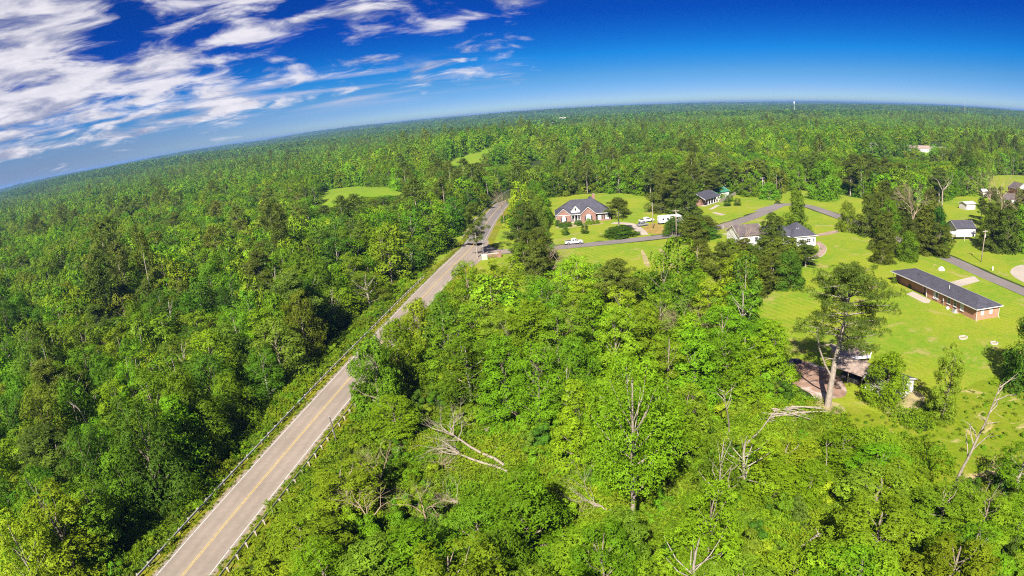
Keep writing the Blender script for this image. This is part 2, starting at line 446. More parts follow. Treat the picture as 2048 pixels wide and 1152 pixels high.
# the wood stands lower in front of the far fields: (polygon, distance of its near edge)
FRONT = []
for P in (FIELD_L, FIELD_M, FIELD_H):
    A = np.array([(p[0], p[1]) for p in P]); r_ = np.hypot(A[:, 0], A[:, 1]); az_ = np.arctan2(A[:, 0], A[:, 1])
    FRONT.append((az_.min(), az_.max(), float(np.percentile(r_, 12)), r_.max(), float(terrain(A[:, 0], A[:, 1]).mean())))
def height_cap(x, y):
    r_ = np.hypot(x, y); az_ = np.arctan2(x, y); cap = np.full(np.shape(x), 99.0); zt = terrain(x, y)
    for a0, a1, dn, df, zf in FRONT:
        m = (az_ > a0 - .006) & (az_ < a1 + .006) & (r_ < dn + 8) & (r_ > dn * .45)
        lim = CAM_H + (zf * .8 - CAM_H) * (r_ / dn) - zt - .5
        cap = np.where(m, np.minimum(cap, np.maximum(lim, 2.0)), cap)
    return cap
FIELD_E = smooth_poly([(205, 240), (225, 262), (262, 286), (300, 330), (345, 350), (380, 320), (380, 230), (300, 190), (240, 170)], 5, 1.0, 11)
sheet('lawn', LAWN_MAIN, 0.012, M['lawn'])
sheet('lawn', LAWN_N1, 0.012, M['lawn'])
sheet('lawn', LAWN_E, 0.016, M['lawn'])
sheet('meadow', BASE_M, 0.020, M['meadow'])
drape('field', FIELD_L, 0.3, M['field'])
drape('field', FIELD_M, 0.3, M['field'])
drape('field', FIELD_H, 0.3, M['field'])
sheet('field', FIELD_E, 0.010, M['lawn'])
strip('road_verge', ROAD, 6.1, -6.9, 0.024, M['verge'])
strip('road_verge', [(float(np.interp(y_, ROAD_A[:, 1], ROAD_A[:, 0])), y_) for y_ in (176, 190, 205, 220, 240, 262, 290)], 10.5, 5.8, 0.020, M['lawn'])

# asphalt: pinkish grey, wheel tracks slightly darker, cracks, patches
def road_mat(name, col, track=0.0):
    m, t = new_mat(name); p = gpos(t)
    a = t.noise(p, 0.08, 5, 0.6); b = t.noise(p, 1.3, 6, 0.7); c = t.noise(p, 30, 3, 0.6)
    cc = t.mix(t.maprange(a, 0.35, 0.65), [v * 0.90 for v in col], [v * 1.07 for v in col])
    cc = t.mix(1.0, cc, t.ramp(b, [(0.3, 0.90), (0.7, 1.08)]), 'MULTIPLY')
    cc = t.mix(1.0, cc, t.ramp(c, [(0.3, 0.86), (0.7, 1.12)]), 'MULTIPLY')
    s = t.n('ShaderNodeSeparateXYZ', ins={0: p})
    if track:      # oil-darkened band between the wheels of each lane, running with the road
        u = t.math('SUBTRACT', s.outputs[0], t.math('MULTIPLY_ADD', s.outputs[1], 0.150, -47.7))
        v = t.math('MULTIPLY', t.math('ADD', u, t.math('MULTIPLY', t.noise(p, 0.2, 3), 0.4)), 1.0)
        band = t.math('POWER', t.math('ABSOLUTE', t.math('SINE', t.math('MULTIPLY', v, math.pi / 1.75))), 2.0)
        st = t.noise(t.vmath('MULTIPLY', p, (1.0, 0.04, 1)), 1.6, 6, 0.7)
        cc = t.mix(t.math('MULTIPLY', t.math('MULTIPLY', band, st), track), cc, [v * 0.55 for v in col])
    vor = t.n('ShaderNodeTexVoronoi', feature='DISTANCE_TO_EDGE', ins={'Vector': t.vmath('ADD', t.vmath('MULTIPLY', p, (1, 1, 0)), (0, 0, 0)), 'Scale': 0.16}).outputs['Distance']
    cc = t.mix(t.math('MULTIPLY', t.maprange(vor, 0.006, 0.0), 0.30), cc, [v * 0.45 for v in col])
    finish(t, cc, 0.9, c, 0.2, 0.3, 0.01)
    return m
M['road'] = road_mat('sunbleached_asphalt', (0.232, 0.188, 0.148), 0.5)
M['road_far'] = road_mat('dark_asphalt', (0.150, 0.127, 0.115), 0.2)
M['street'] = road_mat('grey_asphalt', (0.155, 0.132, 0.122))
M['concrete'] = road_mat('concrete', (0.32, 0.27, 0.22))
M['shoulder'] = plain('gravelly_shoulder', (0.19, 0.15, 0.085), 0.95, 0.3, 1.5, world=True)
def paint(name, col):
    m, t = new_mat(name); p = gpos(t)
    f = t.noise(p, 3.0, 6, 0.7)
    finish(t, t.mix(t.maprange(f, 0.38, 0.55), [v * 0.6 for v in col], col), 0.7)
    return m
M['yellow'] = paint('yellow_road_paint', (0.50, 0.36, 0.10))
M['white_line'] = paint('white_road_paint', (0.52, 0.50, 0.46))
def cut(path, y0, y1):
    A = np.array(path); ys = [y0] + [y for y in A[:, 1] if y0 < y < y1] + [y1]
    return [(float(np.interp(y, A[:, 1], A[:, 0])), y) for y in ys]
# edges of the tarmac break away unevenly: one solid band with a ragged gravel shoulder beneath
rs = ribbon(ROAD, 4.15, -4.15, 40); rr = random.Random(5)
vs = [(a.x + rr.uniform(-.16, .16), a.y, .030) for a, b in rs] + [(b.x + rr.uniform(-.16, .16), b.y, .030) for a, b in rs]; m_ = len(rs)
tag(MB().add(vs, [(i, i + m_, i + m_ + 1, i + 1) for i in range(m_ - 1)]).build('road_shoulder', M['shoulder']), kind='structure')
strip('main_road', cut(ROAD, -70, 224), 3.75, -3.75, 0.040, M['road'])
strip('main_road', cut(ROAD, 224, 520), 3.75, -3.75, 0.040, M['road_far'])
strip('yellow_road_line', ROAD, 0.17, 0.08, 0.046, M['yellow'])
strip('yellow_road_line', ROAD, -0.08, -0.17, 0.046, M['yellow'])
strip('white_road_line', ROAD, 3.39, 3.29, 0.046, M['white_line'])
strip('white_road_line', cut(ROAD, -70, 196), -3.29, -3.39, 0.046, M['white_line'])
strip('white_road_line', cut(ROAD, 224, 520), -3.29, -3.39, 0.046, M['white_line'])
# the junction's flared mouth, the subdivision street and its branch
sheet('road_junction', smooth_poly([(-11.5, 190), (-7.6, 201), (-3, 204.6), (6, 204.6), (6, 210.6), (-2, 212), (-6.2, 217), (-7.2, 229), (-9.5, 229), (-12.0, 215), (-13.6, 200)], 6), 0.036, M['road'])
strip('side_street', SIDE, 3.0, -3.0, 0.034, M['street'])
strip('side_street', DOWN, 2.9, -2.9, 0.038, M['street'])

# ------------------------------------------------------------------ foliage generators
def frames(nrm, rng):
    up = rng.normal(size=nrm.shape)
    t = np.cross(nrm, up); t /= np.linalg.norm(t, axis=1, keepdims=True) + 1e-9
    return t, np.cross(nrm, t)
def leaf_cluster(c, nrm, size, rng, k=3):
    """k pointed leaves round each centre; returns verts, quads."""
    t, b = frames(nrm, rng); N = len(c); V = []
    ph = rng.uniform(0, 6.28, N)
    for j in range(k):
        a = ph + j * 2 * math.pi / k + rng.uniform(-.4, .4, N)
        d = t * np.cos(a)[:, None] + b * np.sin(a)[:, None]; p = -t * np.sin(a)[:, None] + b * np.cos(a)[:, None]
        s = (size * rng.uniform(.7, 1.25, N))[:, None]; lift = rng.uniform(-.25, .1, N)[:, None]
        V += [c, c + d * .5 * s + p * .34 * s + nrm * .12 * s, c + d * s + nrm * lift * s, c + d * .5 * s - p * .34 * s + nrm * .12 * s]
    V = np.stack(V, 1).reshape(-1, 3)
    return V, np.arange(N * k * 4).reshape(-1, 4)
def needle_cluster(c, nrm, size, rng, k=5):
    t, b = frames(nrm, rng); N = len(c); V = []
    ph = rng.uniform(0, 6.28, N)
    for j in range(k):
        a = ph + j * 2 * math.pi / k + rng.uniform(-.5, .5, N)
        d = t * np.cos(a)[:, None] + b * np.sin(a)[:, None] + nrm * rng.uniform(-.1, .9, N)[:, None]
        p = -t * np.sin(a)[:, None] + b * np.cos(a)[:, None]
        s = (size * rng.uniform(.7, 1.3, N))[:, None]
        V += [c, c + d * .6 * s + p * .13 * s, c + d * s, c + d * .6 * s - p * .13 * s]
    V = np.stack(V, 1).reshape(-1, 3)
    return V, np.arange(N * k * 4).reshape(-1, 4)
def unit(rng, n):
    v = rng.normal(size=(n, 3)); return v / np.linalg.norm(v, axis=1, keepdims=True)
def blob_points(bc, br, n, rng, flat=0.8, axis_xy=(0, 0), rough=.30):
    """n points and normals on the uneven outer skin of a leaf mass."""
    u = unit(rng, int(n * 1.7))
    out = np.array([bc[0] - axis_xy[0], bc[1] - axis_xy[1], 0.0]); out /= np.linalg.norm(out) + 1e-6
    keep = (u @ out * 0.5 + u[:, 2] * 0.8 + rng.uniform(-.9, .9, len(u))) > -0.35
    u = u[keep][:n]
    w_ = rng.normal(size=(3, 3)) * 2.3; p_ = rng.uniform(0, 6, 3)
    lump = sum(np.sin(u @ w_[i] + p_[i]) for i in range(3)) / 3
    r = br * (1 + .30 * lump) * rng.uniform(.62, 1.08, len(u))
    pts = np.array(bc) + u * r[:, None] * np.array([1, 1, flat])
    nr = u + np.array([0, 0, .3]) + rng.normal(size=u.shape) * rough
    return pts, nr / np.linalg.norm(nr, axis=1, keepdims=True)
def tube_arrays(segs, k=5):
    """segs: (p0, p1, r0, r1) -> verts, quads; each a short open prism."""
    V, F = [], []
    for p0, p1, r0, r1 in segs:
        p0, p1 = Vector(p0), Vector(p1); t = (p1 - p0)
        if t.length < 1e-6: continue
        t.normalize(); u = t.cross(Vector((0, 0, 1)) if abs(t.z) < .95 else Vector((1, 0, 0))).normalized(); q_ = t.cross(u); b = len(V)
        kk = 3 if max(r0, r1) < 0.035 else k
        for p, r in ((p0, r0), (p1, r1)):
            V += [p + (u * math.cos(6.2832 * j / kk) + q_ * math.sin(6.2832 * j / kk)) * r for j in range(kk)]
        F += [(b + j, b + (j + 1) % kk, b + kk + (j + 1) % kk, b + kk + j) for j in range(kk)]
    return [tuple(v) for v in V], F
def skeleton(rr, p, d, L, r, depth, segs, spread=.55, kids=(2, 4), droop=0.0, ratio=.68, wob=.16):
    n = 4 if depth > 1 else 2; tips = []
    for i in range(n):
        d2 = (d + Vector((rr.gauss(0, wob), rr.gauss(0, wob), rr.gauss(0, wob) - droop))).normalized()
        p2 = p + d2 * (L / n); r2 = r * (1 - .42 / n * (1 if depth else 1.8))
        segs.append((p, p2, r, r2)); p, d, r = p2, d2, r2
        if depth > 0 and (i >= n // 2):
            for _ in range(rr.randint(*kids) if i == n - 1 else rr.randint(0, 2)):
                a = Vector((rr.gauss(0, 1), rr.gauss(0, 1), rr.gauss(0, .7)))
                a = (a - d * a.dot(d)).normalized()
                skeleton(rr, p, (d + a * rr.uniform(spread * .6, spread * 1.5)).normalized(), L * ratio * rr.uniform(.7, 1.15), r * .62, depth - 1, segs, spread, kids, droop, ratio, wob)
def trunk_mesh(name, H, r, limbs, mat, seed, lean=.03, k=7):
    rr = random.Random(seed); segs = []; p = Vector((0, 0, -1.2)); n = 7
    pts = [p]
    for i in range(n):
        p = Vector((p.x + rr.gauss(0, lean) * H / n * 2, p.y + rr.gauss(0, lean) * H / n * 2, -1.2 + (H + 1.2) * (i + 1) / n)); pts.append(p)
    for i in range(n): segs.append((pts[i], pts[i + 1], r * (1.15 if i == 0 else 1) * (1 - .8 * i / n), r * (1 - .8 * (i + 1) / n)))
    for c in limbs:
        c = Vector(c); t = max(.2, min(.92, (c.z * .72) / H)); i = int(t * n); s = pts[i].lerp(pts[min(i + 1, n)], t * n - i)
        mid = s.lerp(c, .55) + Vector((rr.gauss(0, .2), rr.gauss(0, .2), -.25))
        rl = r * (1 - .8 * t) * .5
        segs += [(s, mid, rl, rl * .7), (mid, c, rl * .7, rl * .3)]
    V, F = tube_arrays(segs, k)
    return np_mesh(name, V, [i for f in F for i in f], [4] * len(F), mat, smooth=True)
def crown_arrays(seed, H=14., base=.28, R=4.2, nb=26, per=110, size=.30, flat=.8, prof=None, needle=False, k=3, brr=(.24, .40), size_var=.25, inner=.5, rough=.30, tv=.26):
    rng = np.random.default_rng(seed)
    prof = prof or (lambda t: math.sin(math.pi * (0.10 + .80 * t)) ** .7 * (1.05 - .35 * t))
    V, F, T, bl = [], [], [], []; off = 0
    ell = rng.uniform(.85, 1.15, 2); ga = rng.uniform(0, 6.28)
    for i in range(nb):
        t = (i + rng.uniform(0, 1)) / nb
        rad_ = R * prof(t); a = ga + i * 2.39996 + rng.uniform(-.5, .5)
        rho = rad_ * rng.uniform(inner, .9); z = H * (base + (1 - base) * t) - R * .18
        br = R * rng.uniform(*brr) * (1.15 - .45 * t)
        c = np.array([math.cos(a) * rho * ell[0], math.sin(a) * rho * ell[1], z]); bl.append(c)
        n = int(per * (br / (R * .32)) ** 2)
        p, nr = blob_points(c, br, n, rng, flat, rough=rough)
        sz = size * (1 + rng.uniform(-size_var, size_var))
        v, f = (needle_cluster if needle else leaf_cluster)(p, nr, sz, rng, k)
        tn = np.repeat(rng.uniform(1 - tv, 1 + tv * .9, len(p)) * rng.uniform(.85, 1.15), 4 * k)
        V.append(v); F.append(f + off); T.append(tn); off += len(v)
    return np.concatenate(V), np.concatenate(F), np.concatenate(T), bl
def leafy(name, mat, bark, seed, H=14., r=.24, lean=.03, **kw):
    V, F, T, bl = crown_arrays(seed, H=H, **kw)
    cm = np_mesh(name + '_crown', V, F.ravel(), np.full(len(F), 4), mat, tint=T)
    tm = trunk_mesh(name + '_trunk', H * .88, r, bl[::2], bark, seed, lean)
    return cm, tm
def pine_arrays(seed, H=20., R=4., crown0=.5, nw=12, per=26, size=.42, arm=5, k=5, puff=.9):
    """Whorls of limbs, each ending in flat puffs of needles."""
    rng = np.random.default_rng(seed); V, F, T, segs = [], [], [], []; off = 0
    for i in range(nw):
        t = i / (nw - 1); z = H * (crown0 + (1 - crown0) * t) - .4
        L = R * (math.sin(math.pi * (.22 + .74 * t)) ** .8) * rng.uniform(.75, 1.1)
        for j in range(arm):
            a = rng.uniform(0, 6.28); ll = L * rng.uniform(.6, 1.1)
            tip = Vector((math.cos(a) * ll, math.sin(a) * ll, z + ll * rng.uniform(.05, .4))); st = Vector((0, 0, z - .3))
            segs.append((st, tip, .07 * (1.2 - t) + .02, .02))
            for s in (rng.uniform(.5, .65), rng.uniform(.75, .85), 1.0):
                c = st.lerp(tip, s); n = int(per * rng.uniform(.7, 1.3))
                p, nr = blob_points(np.array(c) + rng.normal(size=3) * .2, puff * rng.uniform(.6, 1.15), n, rng, .55)
                v, f = needle_cluster(p, nr, size, rng, k)
                V.append(v); F.append(f + off); off += len(v)
                T.append(np.repeat(rng.uniform(.7, 1.3, len(p)) * rng.uniform(.85, 1.15), 4 * k))
    return np.concatenate(V), np.concatenate(F), np.concatenate(T), segs
def piney(name, mat, bark, seed, H=20., r=.26, **kw):
    V, F, T, segs = pine_arrays(seed, H=H, **kw)
    cm = np_mesh(name + '_crown', V, F.ravel(), np.full(len(F), 4), mat, tint=T)
    rr = random.Random(seed); p = Vector((0, 0, -1.2)); n = 8; S = []
    for i in range(n):
        p2 = Vector((rr.gauss(0, .06) * i ** .5, rr.gauss(0, .06) * i ** .5, -1.2 + (H + .9) * (i + 1) / n)); S.append((p, p2, r * (1.1 - i / n), r * (1.1 - (i + 1) / n) + .02)); p = p2
    Vt, Ft = tube_arrays(S + segs, 6)
    tm = np_mesh(name + '_trunk', Vt, [i for f in Ft for i in f], [4] * len(Ft), bark, smooth=True)
    return cm, tm
def bare(name, seed, H=10., r=.22, depth=4, spread=.55, mat='bark_dead', clear=.35, kids=(2, 4), ratio=.68, droop=0., wob=.14):
    rr = random.Random(seed); S, p = [], Vector((0, 0, -.6)); d = Vector((0, 0, 1)); L0 = H * clear + .6
    for i in range(4):
        p2 = p + (d + Vector((rr.gauss(0, .05), rr.gauss(0, .05), 0))).normalized() * L0 / 4; S.append((p, p2, r * (1 - .06 * i), r * (1 - .06 * (i + 1)))); p = p2
    nt = len(S)
    for _ in range(rr.randint(3, 4)):
        a = rr.uniform(0, 6.28); skeleton(rr, p, Vector((math.cos(a) * spread, math.sin(a) * spread, 1)).normalized(), H * .34, r * .62, depth - 1, S, spread, kids, droop, ratio, wob)
    Vt, Ft = tube_arrays(S[:nt], 8); Vb, Fb = tube_arrays(S[nt:], 5)
    t = np_mesh(name + '_trunk', Vt, [i for f in Ft for i in f], [4] * len(Ft), M[mat], smooth=True)
    b = np_mesh(name + '_branches', Vb, [i for f in Fb for i in f], [4] * len(Fb), M[mat])
    return b, t
def joined(name, cm, tm):
    """crown and trunk in one mesh, for the far forest's instances."""
    def arr(me):
        v = np.empty(len(me.vertices) * 3, np.float32); me.vertices.foreach_get('co', v)
        f = np.empty(len(me.loops), np.int32); me.loops.foreach_get('vertex_index', f)
        return v.reshape(-1, 3), f.reshape(-1, 4)
    v1, f1 = arr(cm); tt = np.empty(len(v1), np.float32); cm.attributes['tint'].data.foreach_get('value', tt)
    if tm is None:
        return np_mesh(name, v1, f1.ravel(), [4] * len(f1), [cm.materials[0]], tint=tt)
    v2, f2 = arr(tm)
    return np_mesh(name, np.concatenate([v1, v2]), np.concatenate([f1, f2 + len(v1)]).ravel(), [4] * (len(f1) + len(f2)), [cm.materials[0], tm.materials[0]],
                   tint=np.concatenate([tt, np.ones(len(v2))]), matidx=[0] * len(f1) + [1] * len(f2))
# ------------------------------------------------------------------ tree kinds
TYPES = {}
def colprof(t): return (.62 + .38 * math.sin(math.pi * t)) * (1 - .25 * t)
def domeprof(t): return math.cos(t * math.pi * .46) ** .6
def coneprof(t): return 1.05 - .85 * t
specs = [  # name, leaf, bark, seed, params
    ('tall', 'bright', 'bark', 11, dict(H=16, R=4.6, base=.20, nb=34, per=174, size=0.221)),
    ('tall', 'lime', 'bark', 12, dict(H=16, R=4.0, base=.15, nb=36, per=181, size=0.213, prof=colprof)),
    ('tall', 'mid', 'bark_pale', 13, dict(H=15, R=5.0, base=.24, nb=34, per=181, size=0.221)),
    ('broad', 'mid', 'bark', 14, dict(H=13, R=5.8, base=.22, nb=36, per=195, size=0.238, prof=domeprof, inner=.3)),
    ('broad', 'deep', 'bark', 15, dict(H=14, R=5.6, base=.22, nb=36, per=188, size=0.230, prof=domeprof, inner=.3)),
    ('vine', 'lime', 'bark', 16, dict(H=14, R=3.6, base=.04, nb=36, per=166, size=0.213, prof=colprof)),
    ('vine', 'bright', 'bark', 17, dict(H=13, R=3.8, base=.04, nb=36, per=166, size=0.221, prof=coneprof)),
    ('sparse', 'olive', 'bark_pale', 18, dict(H=16, R=4.4, base=.30, nb=26, per=84, size=0.197, brr=(.2, .34))),
    ('sparse', 'bright', 'bark_pale', 19, dict(H=17, R=4.2, base=.34, nb=24, per=92, size=0.221, brr=(.2, .34))),
]
NEAR = [leafy(f'broadleaf_{i}', M[lf], M[bk], sd, **kw) + (lf,) for i, (nm, lf, bk, sd, kw) in enumerate(specs)]
NEARH = [s[4]['H'] for s in specs]; NEARR = [s[4]['R'] for s in specs]
PINES = [piney('pine_%d' % i, M['pine'], M['bark_pale'], 40 + i, H=20, R=R, crown0=c0, nw=11, arm=5, per=20) for i, (R, c0) in enumerate([(4.0, .5), (3.4, .42), (4.8, .34)])]
CEDARS = [leafy('cedar_%d' % i, M['cedar'], M['bark'], 50 + i, H=12, R=3.6, base=.03, nb=42, per=120, size=.26, prof=pf, flat=.8, brr=(.27, .42), inner=.35) for i, pf in enumerate([coneprof, colprof])]
BARES = [bare('bare_%d' % i, 60 + i, H=11, r=.2, depth=4, mat='twig', spread=.6) for i in range(2)]
TWIGGY = [bare('twiggy_%d' % i, 64 + i, H=11, r=.2, depth=5, mat='twig', spread=.6, clear=.2, kids=(2, 4), ratio=.72) for i in range(2)]
SNAGS = [bare('snag_%d' % i, 70 + i, H=15, r=.28, depth=2, spread=.7, clear=.6, kids=(1, 2)) for i in range(2)]
BUSH = [leafy('bush_%d' % i, M[lf], M['bark'], 80 + i, H=h_, R=R_, r=.04, base=.0, nb=nb_, per=110, size=sz * .74, prof=domeprof, inner=.15, flat=.75)
        for i, (lf, h_, R_, nb_, sz) in enumerate([('lime', 2.2, 1.7, 9, .24), ('bright', 2.8, 1.9, 10, .25), ('mid', 2.4, 1.8, 9, .24), ('olive', 1.8, 1.5, 8, .17), ('deep', 2.6, 1.7, 9, .25)])]
# ground-hugging vines: wide and low
VINE = []
for i, lf in enumerate(['lime', 'bright', 'lime']):
    rng = np.random.default_rng(90 + i); n = 700
    p = np.stack([rng.uniform(-2.6, 2.6, n), rng.uniform(-2.6, 2.6, n), np.zeros(n)], 1)
    p[:, 2] = .25 + .30 * np.sin(p[:, 0] * 1.7 + i) * np.cos(p[:, 1] * 1.3) + .12 * rng.normal(size=n)
    nr = np.array([0, -.15, 1.]) + rng.normal(size=p.shape) * .45; nr /= np.linalg.norm(nr, axis=1, keepdims=True)
    V, F = leaf_cluster(p, nr, .19, rng, 3)
    VINE.append(np_mesh('vine_mat_%d' % i, V, F.ravel(), [4] * len(F), M[lf], tint=np.repeat(rng.uniform(.7, 1.2, n), 12)))
# coarser copies for the distance
rng0 = np.random.default_rng(3)
MID, FAR, PATCH = [], [], []
midcols = ['bright', 'mid', 'lime', 'deep', 'bright', 'mid', 'olive', 'mid', 'lime']
for i, lf in enumerate(midcols):
    kw = dict(H=14, R=5.8, base=.06, nb=24, per=48, size=.60, k=2, prof=[None, domeprof, domeprof][i % 3], brr=(.24, .40), rough=.2, tv=.16)
    cm, tm = leafy(f'mid_tree_{i}', M[lf], M['bark_pale' if i % 2 else 'bark'], 110 + i, r=.2, **kw); MID.append(joined(f'mid_tree_{i}', cm, tm))
    V, F, T, bl = crown_arrays(130 + i, H=14, R=6.2, base=.0, nb=12, per=28, size=1.3, k=1, prof=[None, domeprof, domeprof][i % 3], brr=(.28, .46), rough=.14, tv=.10)
    FAR.append(np_mesh(f'far_tree_{i}', V, F.ravel(), [4] * len(F), M[lf], tint=T))
for i in range(2):
    V, F, T, S = pine_arrays(150 + i, H=20, R=4.2, crown0=.45, nw=8, arm=4, per=9, size=.8, k=3)
    Vt, Ft = tube_arrays([((0, 0, -1), (0, 0, 18), .28, .08)], 4)
    cm = np_mesh('c', V, F.ravel(), [4] * len(F), M['pine'], tint=T); tm = np_mesh('t', Vt, [a for f in Ft for a in f], [4] * len(Ft), M['bark_pale'])
    MID.append(joined(f'mid_pine_{i}', cm, tm))
    V, F, T, S = pine_arrays(160 + i, H=20, R=4.4, crown0=.4, nw=6, arm=3, per=4, size=1.5, k=2)
    FAR.append(np_mesh(f'far_pine_{i}', V, F.ravel(), [4] * len(F), M['pine'], tint=T))
MID.append(joined('mid_bare', BARES[0][0], BARES[0][1]) if False else None); MID.pop()
for i in range(5):
    rng = np.random.default_rng(170 + i); Vs, Fs, Ts = [], [], []; off = 0
    for j in range(11):
        V, F, T, bl = crown_arrays(200 + i * 20 + j, H=rng.uniform(12, 19), R=rng.uniform(4.5, 6.5), base=.1, nb=5, per=11, size=2.7, k=1, prof=domeprof, brr=(.4, .6), rough=.14, tv=.10)
        V = V + np.array([rng.uniform(-13, 13), rng.uniform(-13, 13), 0]); Vs.append(V); Fs.append(F + off); Ts.append(T * rng.uniform(.7, 1.25)); off += len(V)
    Vs = np.concatenate(Vs); Fs = np.concatenate(Fs)
    PATCH.append(np_mesh(f'wood_patch_{i}', Vs, Fs.ravel(), [4] * len(Fs), M[['mid', 'deep', 'olive', 'mid', 'deep'][i]], tint=np.concatenate(Ts)))

def scatter(name, protos, pos, rotz, scl, pick, label=None, cat=None):
    """ONE object: prototypes instanced on points by geometry nodes (for what nobody could count)."""
    pc = bpy.data.collections.new(name + '_sources')
    for i, me in enumerate(protos):
        pc.objects.link(bpy.data.objects.new('%s_source_%02d' % (name, i), me))
    me = bpy.data.meshes.new(name); n = len(pos)
    me.vertices.add(n); me.vertices.foreach_set('co', np.asarray(pos, np.float32).ravel())
    rot = np.zeros((n, 3), np.float32); rot[:, 2] = rotz
    for nm, tp, key, arr in (('rot', 'FLOAT_VECTOR', 'vector', rot), ('scl', 'FLOAT_VECTOR', 'vector', np.asarray(scl, np.float32)), ('pick', 'INT', 'value', np.asarray(pick, np.int32))):
        me.attributes.new(nm, tp, 'POINT').data.foreach_set(key, arr.ravel())
    o = link(name, me)
    ng = bpy.data.node_groups.new(name, 'GeometryNodeTree')
    ng.interface.new_socket('Geometry', in_out='INPUT', socket_type='NodeSocketGeometry')
    ng.interface.new_socket('Geometry', in_out='OUTPUT', socket_type='NodeSocketGeometry')
    N, L = ng.nodes, ng.links
    gi, go = N.new('NodeGroupInput'), N.new('NodeGroupOutput')
    ci = N.new('GeometryNodeCollectionInfo'); ci.inputs['Collection'].default_value = pc; ci.inputs['Separate Children'].default_value = True; ci.inputs['Reset Children'].default_value = True
    ip = N.new('GeometryNodeInstanceOnPoints'); ip.inputs['Pick Instance'].default_value = True
    def attr(nm, tp):
        a = N.new('GeometryNodeInputNamedAttribute'); a.data_type = tp; a.inputs['Name'].default_value = nm
        return [s for s in a.outputs if s.enabled and s.name == 'Attribute'][0]
    e = N.new('FunctionNodeEulerToRotation')
    L.new(gi.outputs[0], ip.inputs['Points']); L.new(ci.outputs[0], ip.inputs['Instance'])
    L.new(attr('pick', 'INT'), ip.inputs['Instance Index']); L.new(attr('rot', 'FLOAT_VECTOR'), e.inputs[0]); L.new(e.outputs[0], ip.inputs['Rotation'])
    L.new(attr('scl', 'FLOAT_VECTOR'), ip.inputs['Scale']); L.new(ip.outputs[0], go.inputs[0])
    o.modifiers.new('scatter', 'NODES').node_group = ng
    return tag(o, label, cat, kind='stuff')

# ------------------------------------------------------------------ where no trees grow
OPEN = [LAWN_MAIN, LAWN_N1, LAWN_E, BASE_M, FIELD_L, FIELD_M, FIELD_H, FIELD_E,
        [(0, 200), (60, 206), (97, 230), (125, 256), (140, 262), (126, 276), (97, 250), (60, 225), (0, 218)],
        [(122, 50), (136, 50), (136, 270), (122, 270)],
        [(395, 520), (430, 470), (470, 520), (430, 560)], [(180, 170), (260, 170), (260, 240), (180, 240)]]
SHEDS = [tuple(G(*p)[:2]) for p in ((1548, 738), (1575, 795), (1560, 850), (1650, 862), (1760, 850), (1862, 862), (1850, 720), (1600, 705))]
DIRT = [tuple(G(*p)[:2]) for p in ((1560, 735), (1600, 790), (1650, 828), (1700, 820), (1730, 790), (1850, 800), (1850, 730), (1600, 712))]
OPEN.append(SHEDS)
OPEN.append([(-22, 194), (14, 198), (14, 222), (-2, 242), (-12, 242)])
DEADWOOD = [(G(965, 950), 5.0), (G(925, 965), 4.5), (G(1000, 960), 4.0), (G(960, 890), 6.5), (G(885, 880), 6.0), (G(935, 1002), 3.6), (G(1215, 1018), 4.0), (G(1190, 1040), 2.5), (G(1605, 1088), 3.5), (G(1515, 868), 3.5), (G(1270, 1137), 2.2), (G(1950, 1020), 3), (G(1665, 968), 3), (G(1590, 835), 4.5), (G(1040, 950), 2), (G(1265, 1060), 2.4), (G(1440, 1030), 2)]
LOW = [  # vines and brush only
    [tuple(G(*p)[:2]) for p in ((790, 850), (905, 795), (1030, 835), (1085, 900), (1180, 985), (1250, 1090), (1200, 1120), (1080, 1060), (980, 1040), (860, 980))],
    [tuple(G(*p)[:2]) for p in ((1290, 980), (1390, 960), (1440, 980), (1430, 1060), (1380, 1100), (1290, 1110))],
    [tuple(G(*p)[:2]) for p in ((690, 800), (760, 790), (740, 900), (640, 990), (560, 1180), (470, 1180))],
    [tuple(G(*p)[:2]) for p in ((1400, 820), (1530, 800), (1660, 800), (1680, 900), (1560, 890), (1430, 880))],
    [tuple(G(*p)[:2]) for p in ((1740, 900), (1860, 900), (1880, 1000), (1790, 1010))]]
def in_open(x, y, polys=OPEN):
    c = np.zeros(np.shape(x), bool)
    for P in polys: c |= inside_poly(x, y, P)
    return c
def jitter_grid(x0, x1, y0, y1, s, rng, j=.42):
    a, b = np.meshgrid(np.arange(x0, x1, s), np.arange(y0, y1, s)); b = b.astype(float); a = a + (np.arange(a.shape[0]) % 2)[:, None] * s / 2
    return (a + rng.uniform(-j, j, a.shape) * s).ravel(), (b + rng.uniform(-j, j, b.shape) * s).ravel()
def pxpy(x, y, z):
    d = np.stack([x, y, z - CAM_H], -1); R_ = np.array(ROT)
    c = d @ R_; c /= np.linalg.norm(c, axis=1, keepdims=True)
    th = np.arccos(np.clip(-c[:, 2], -1, 1)); s = np.hypot(c[:, 0], c[:, 1]) + 1e-9
    return 1024 + FOC * th * c[:, 0] / s, 576 - FOC * th * c[:, 1] / s

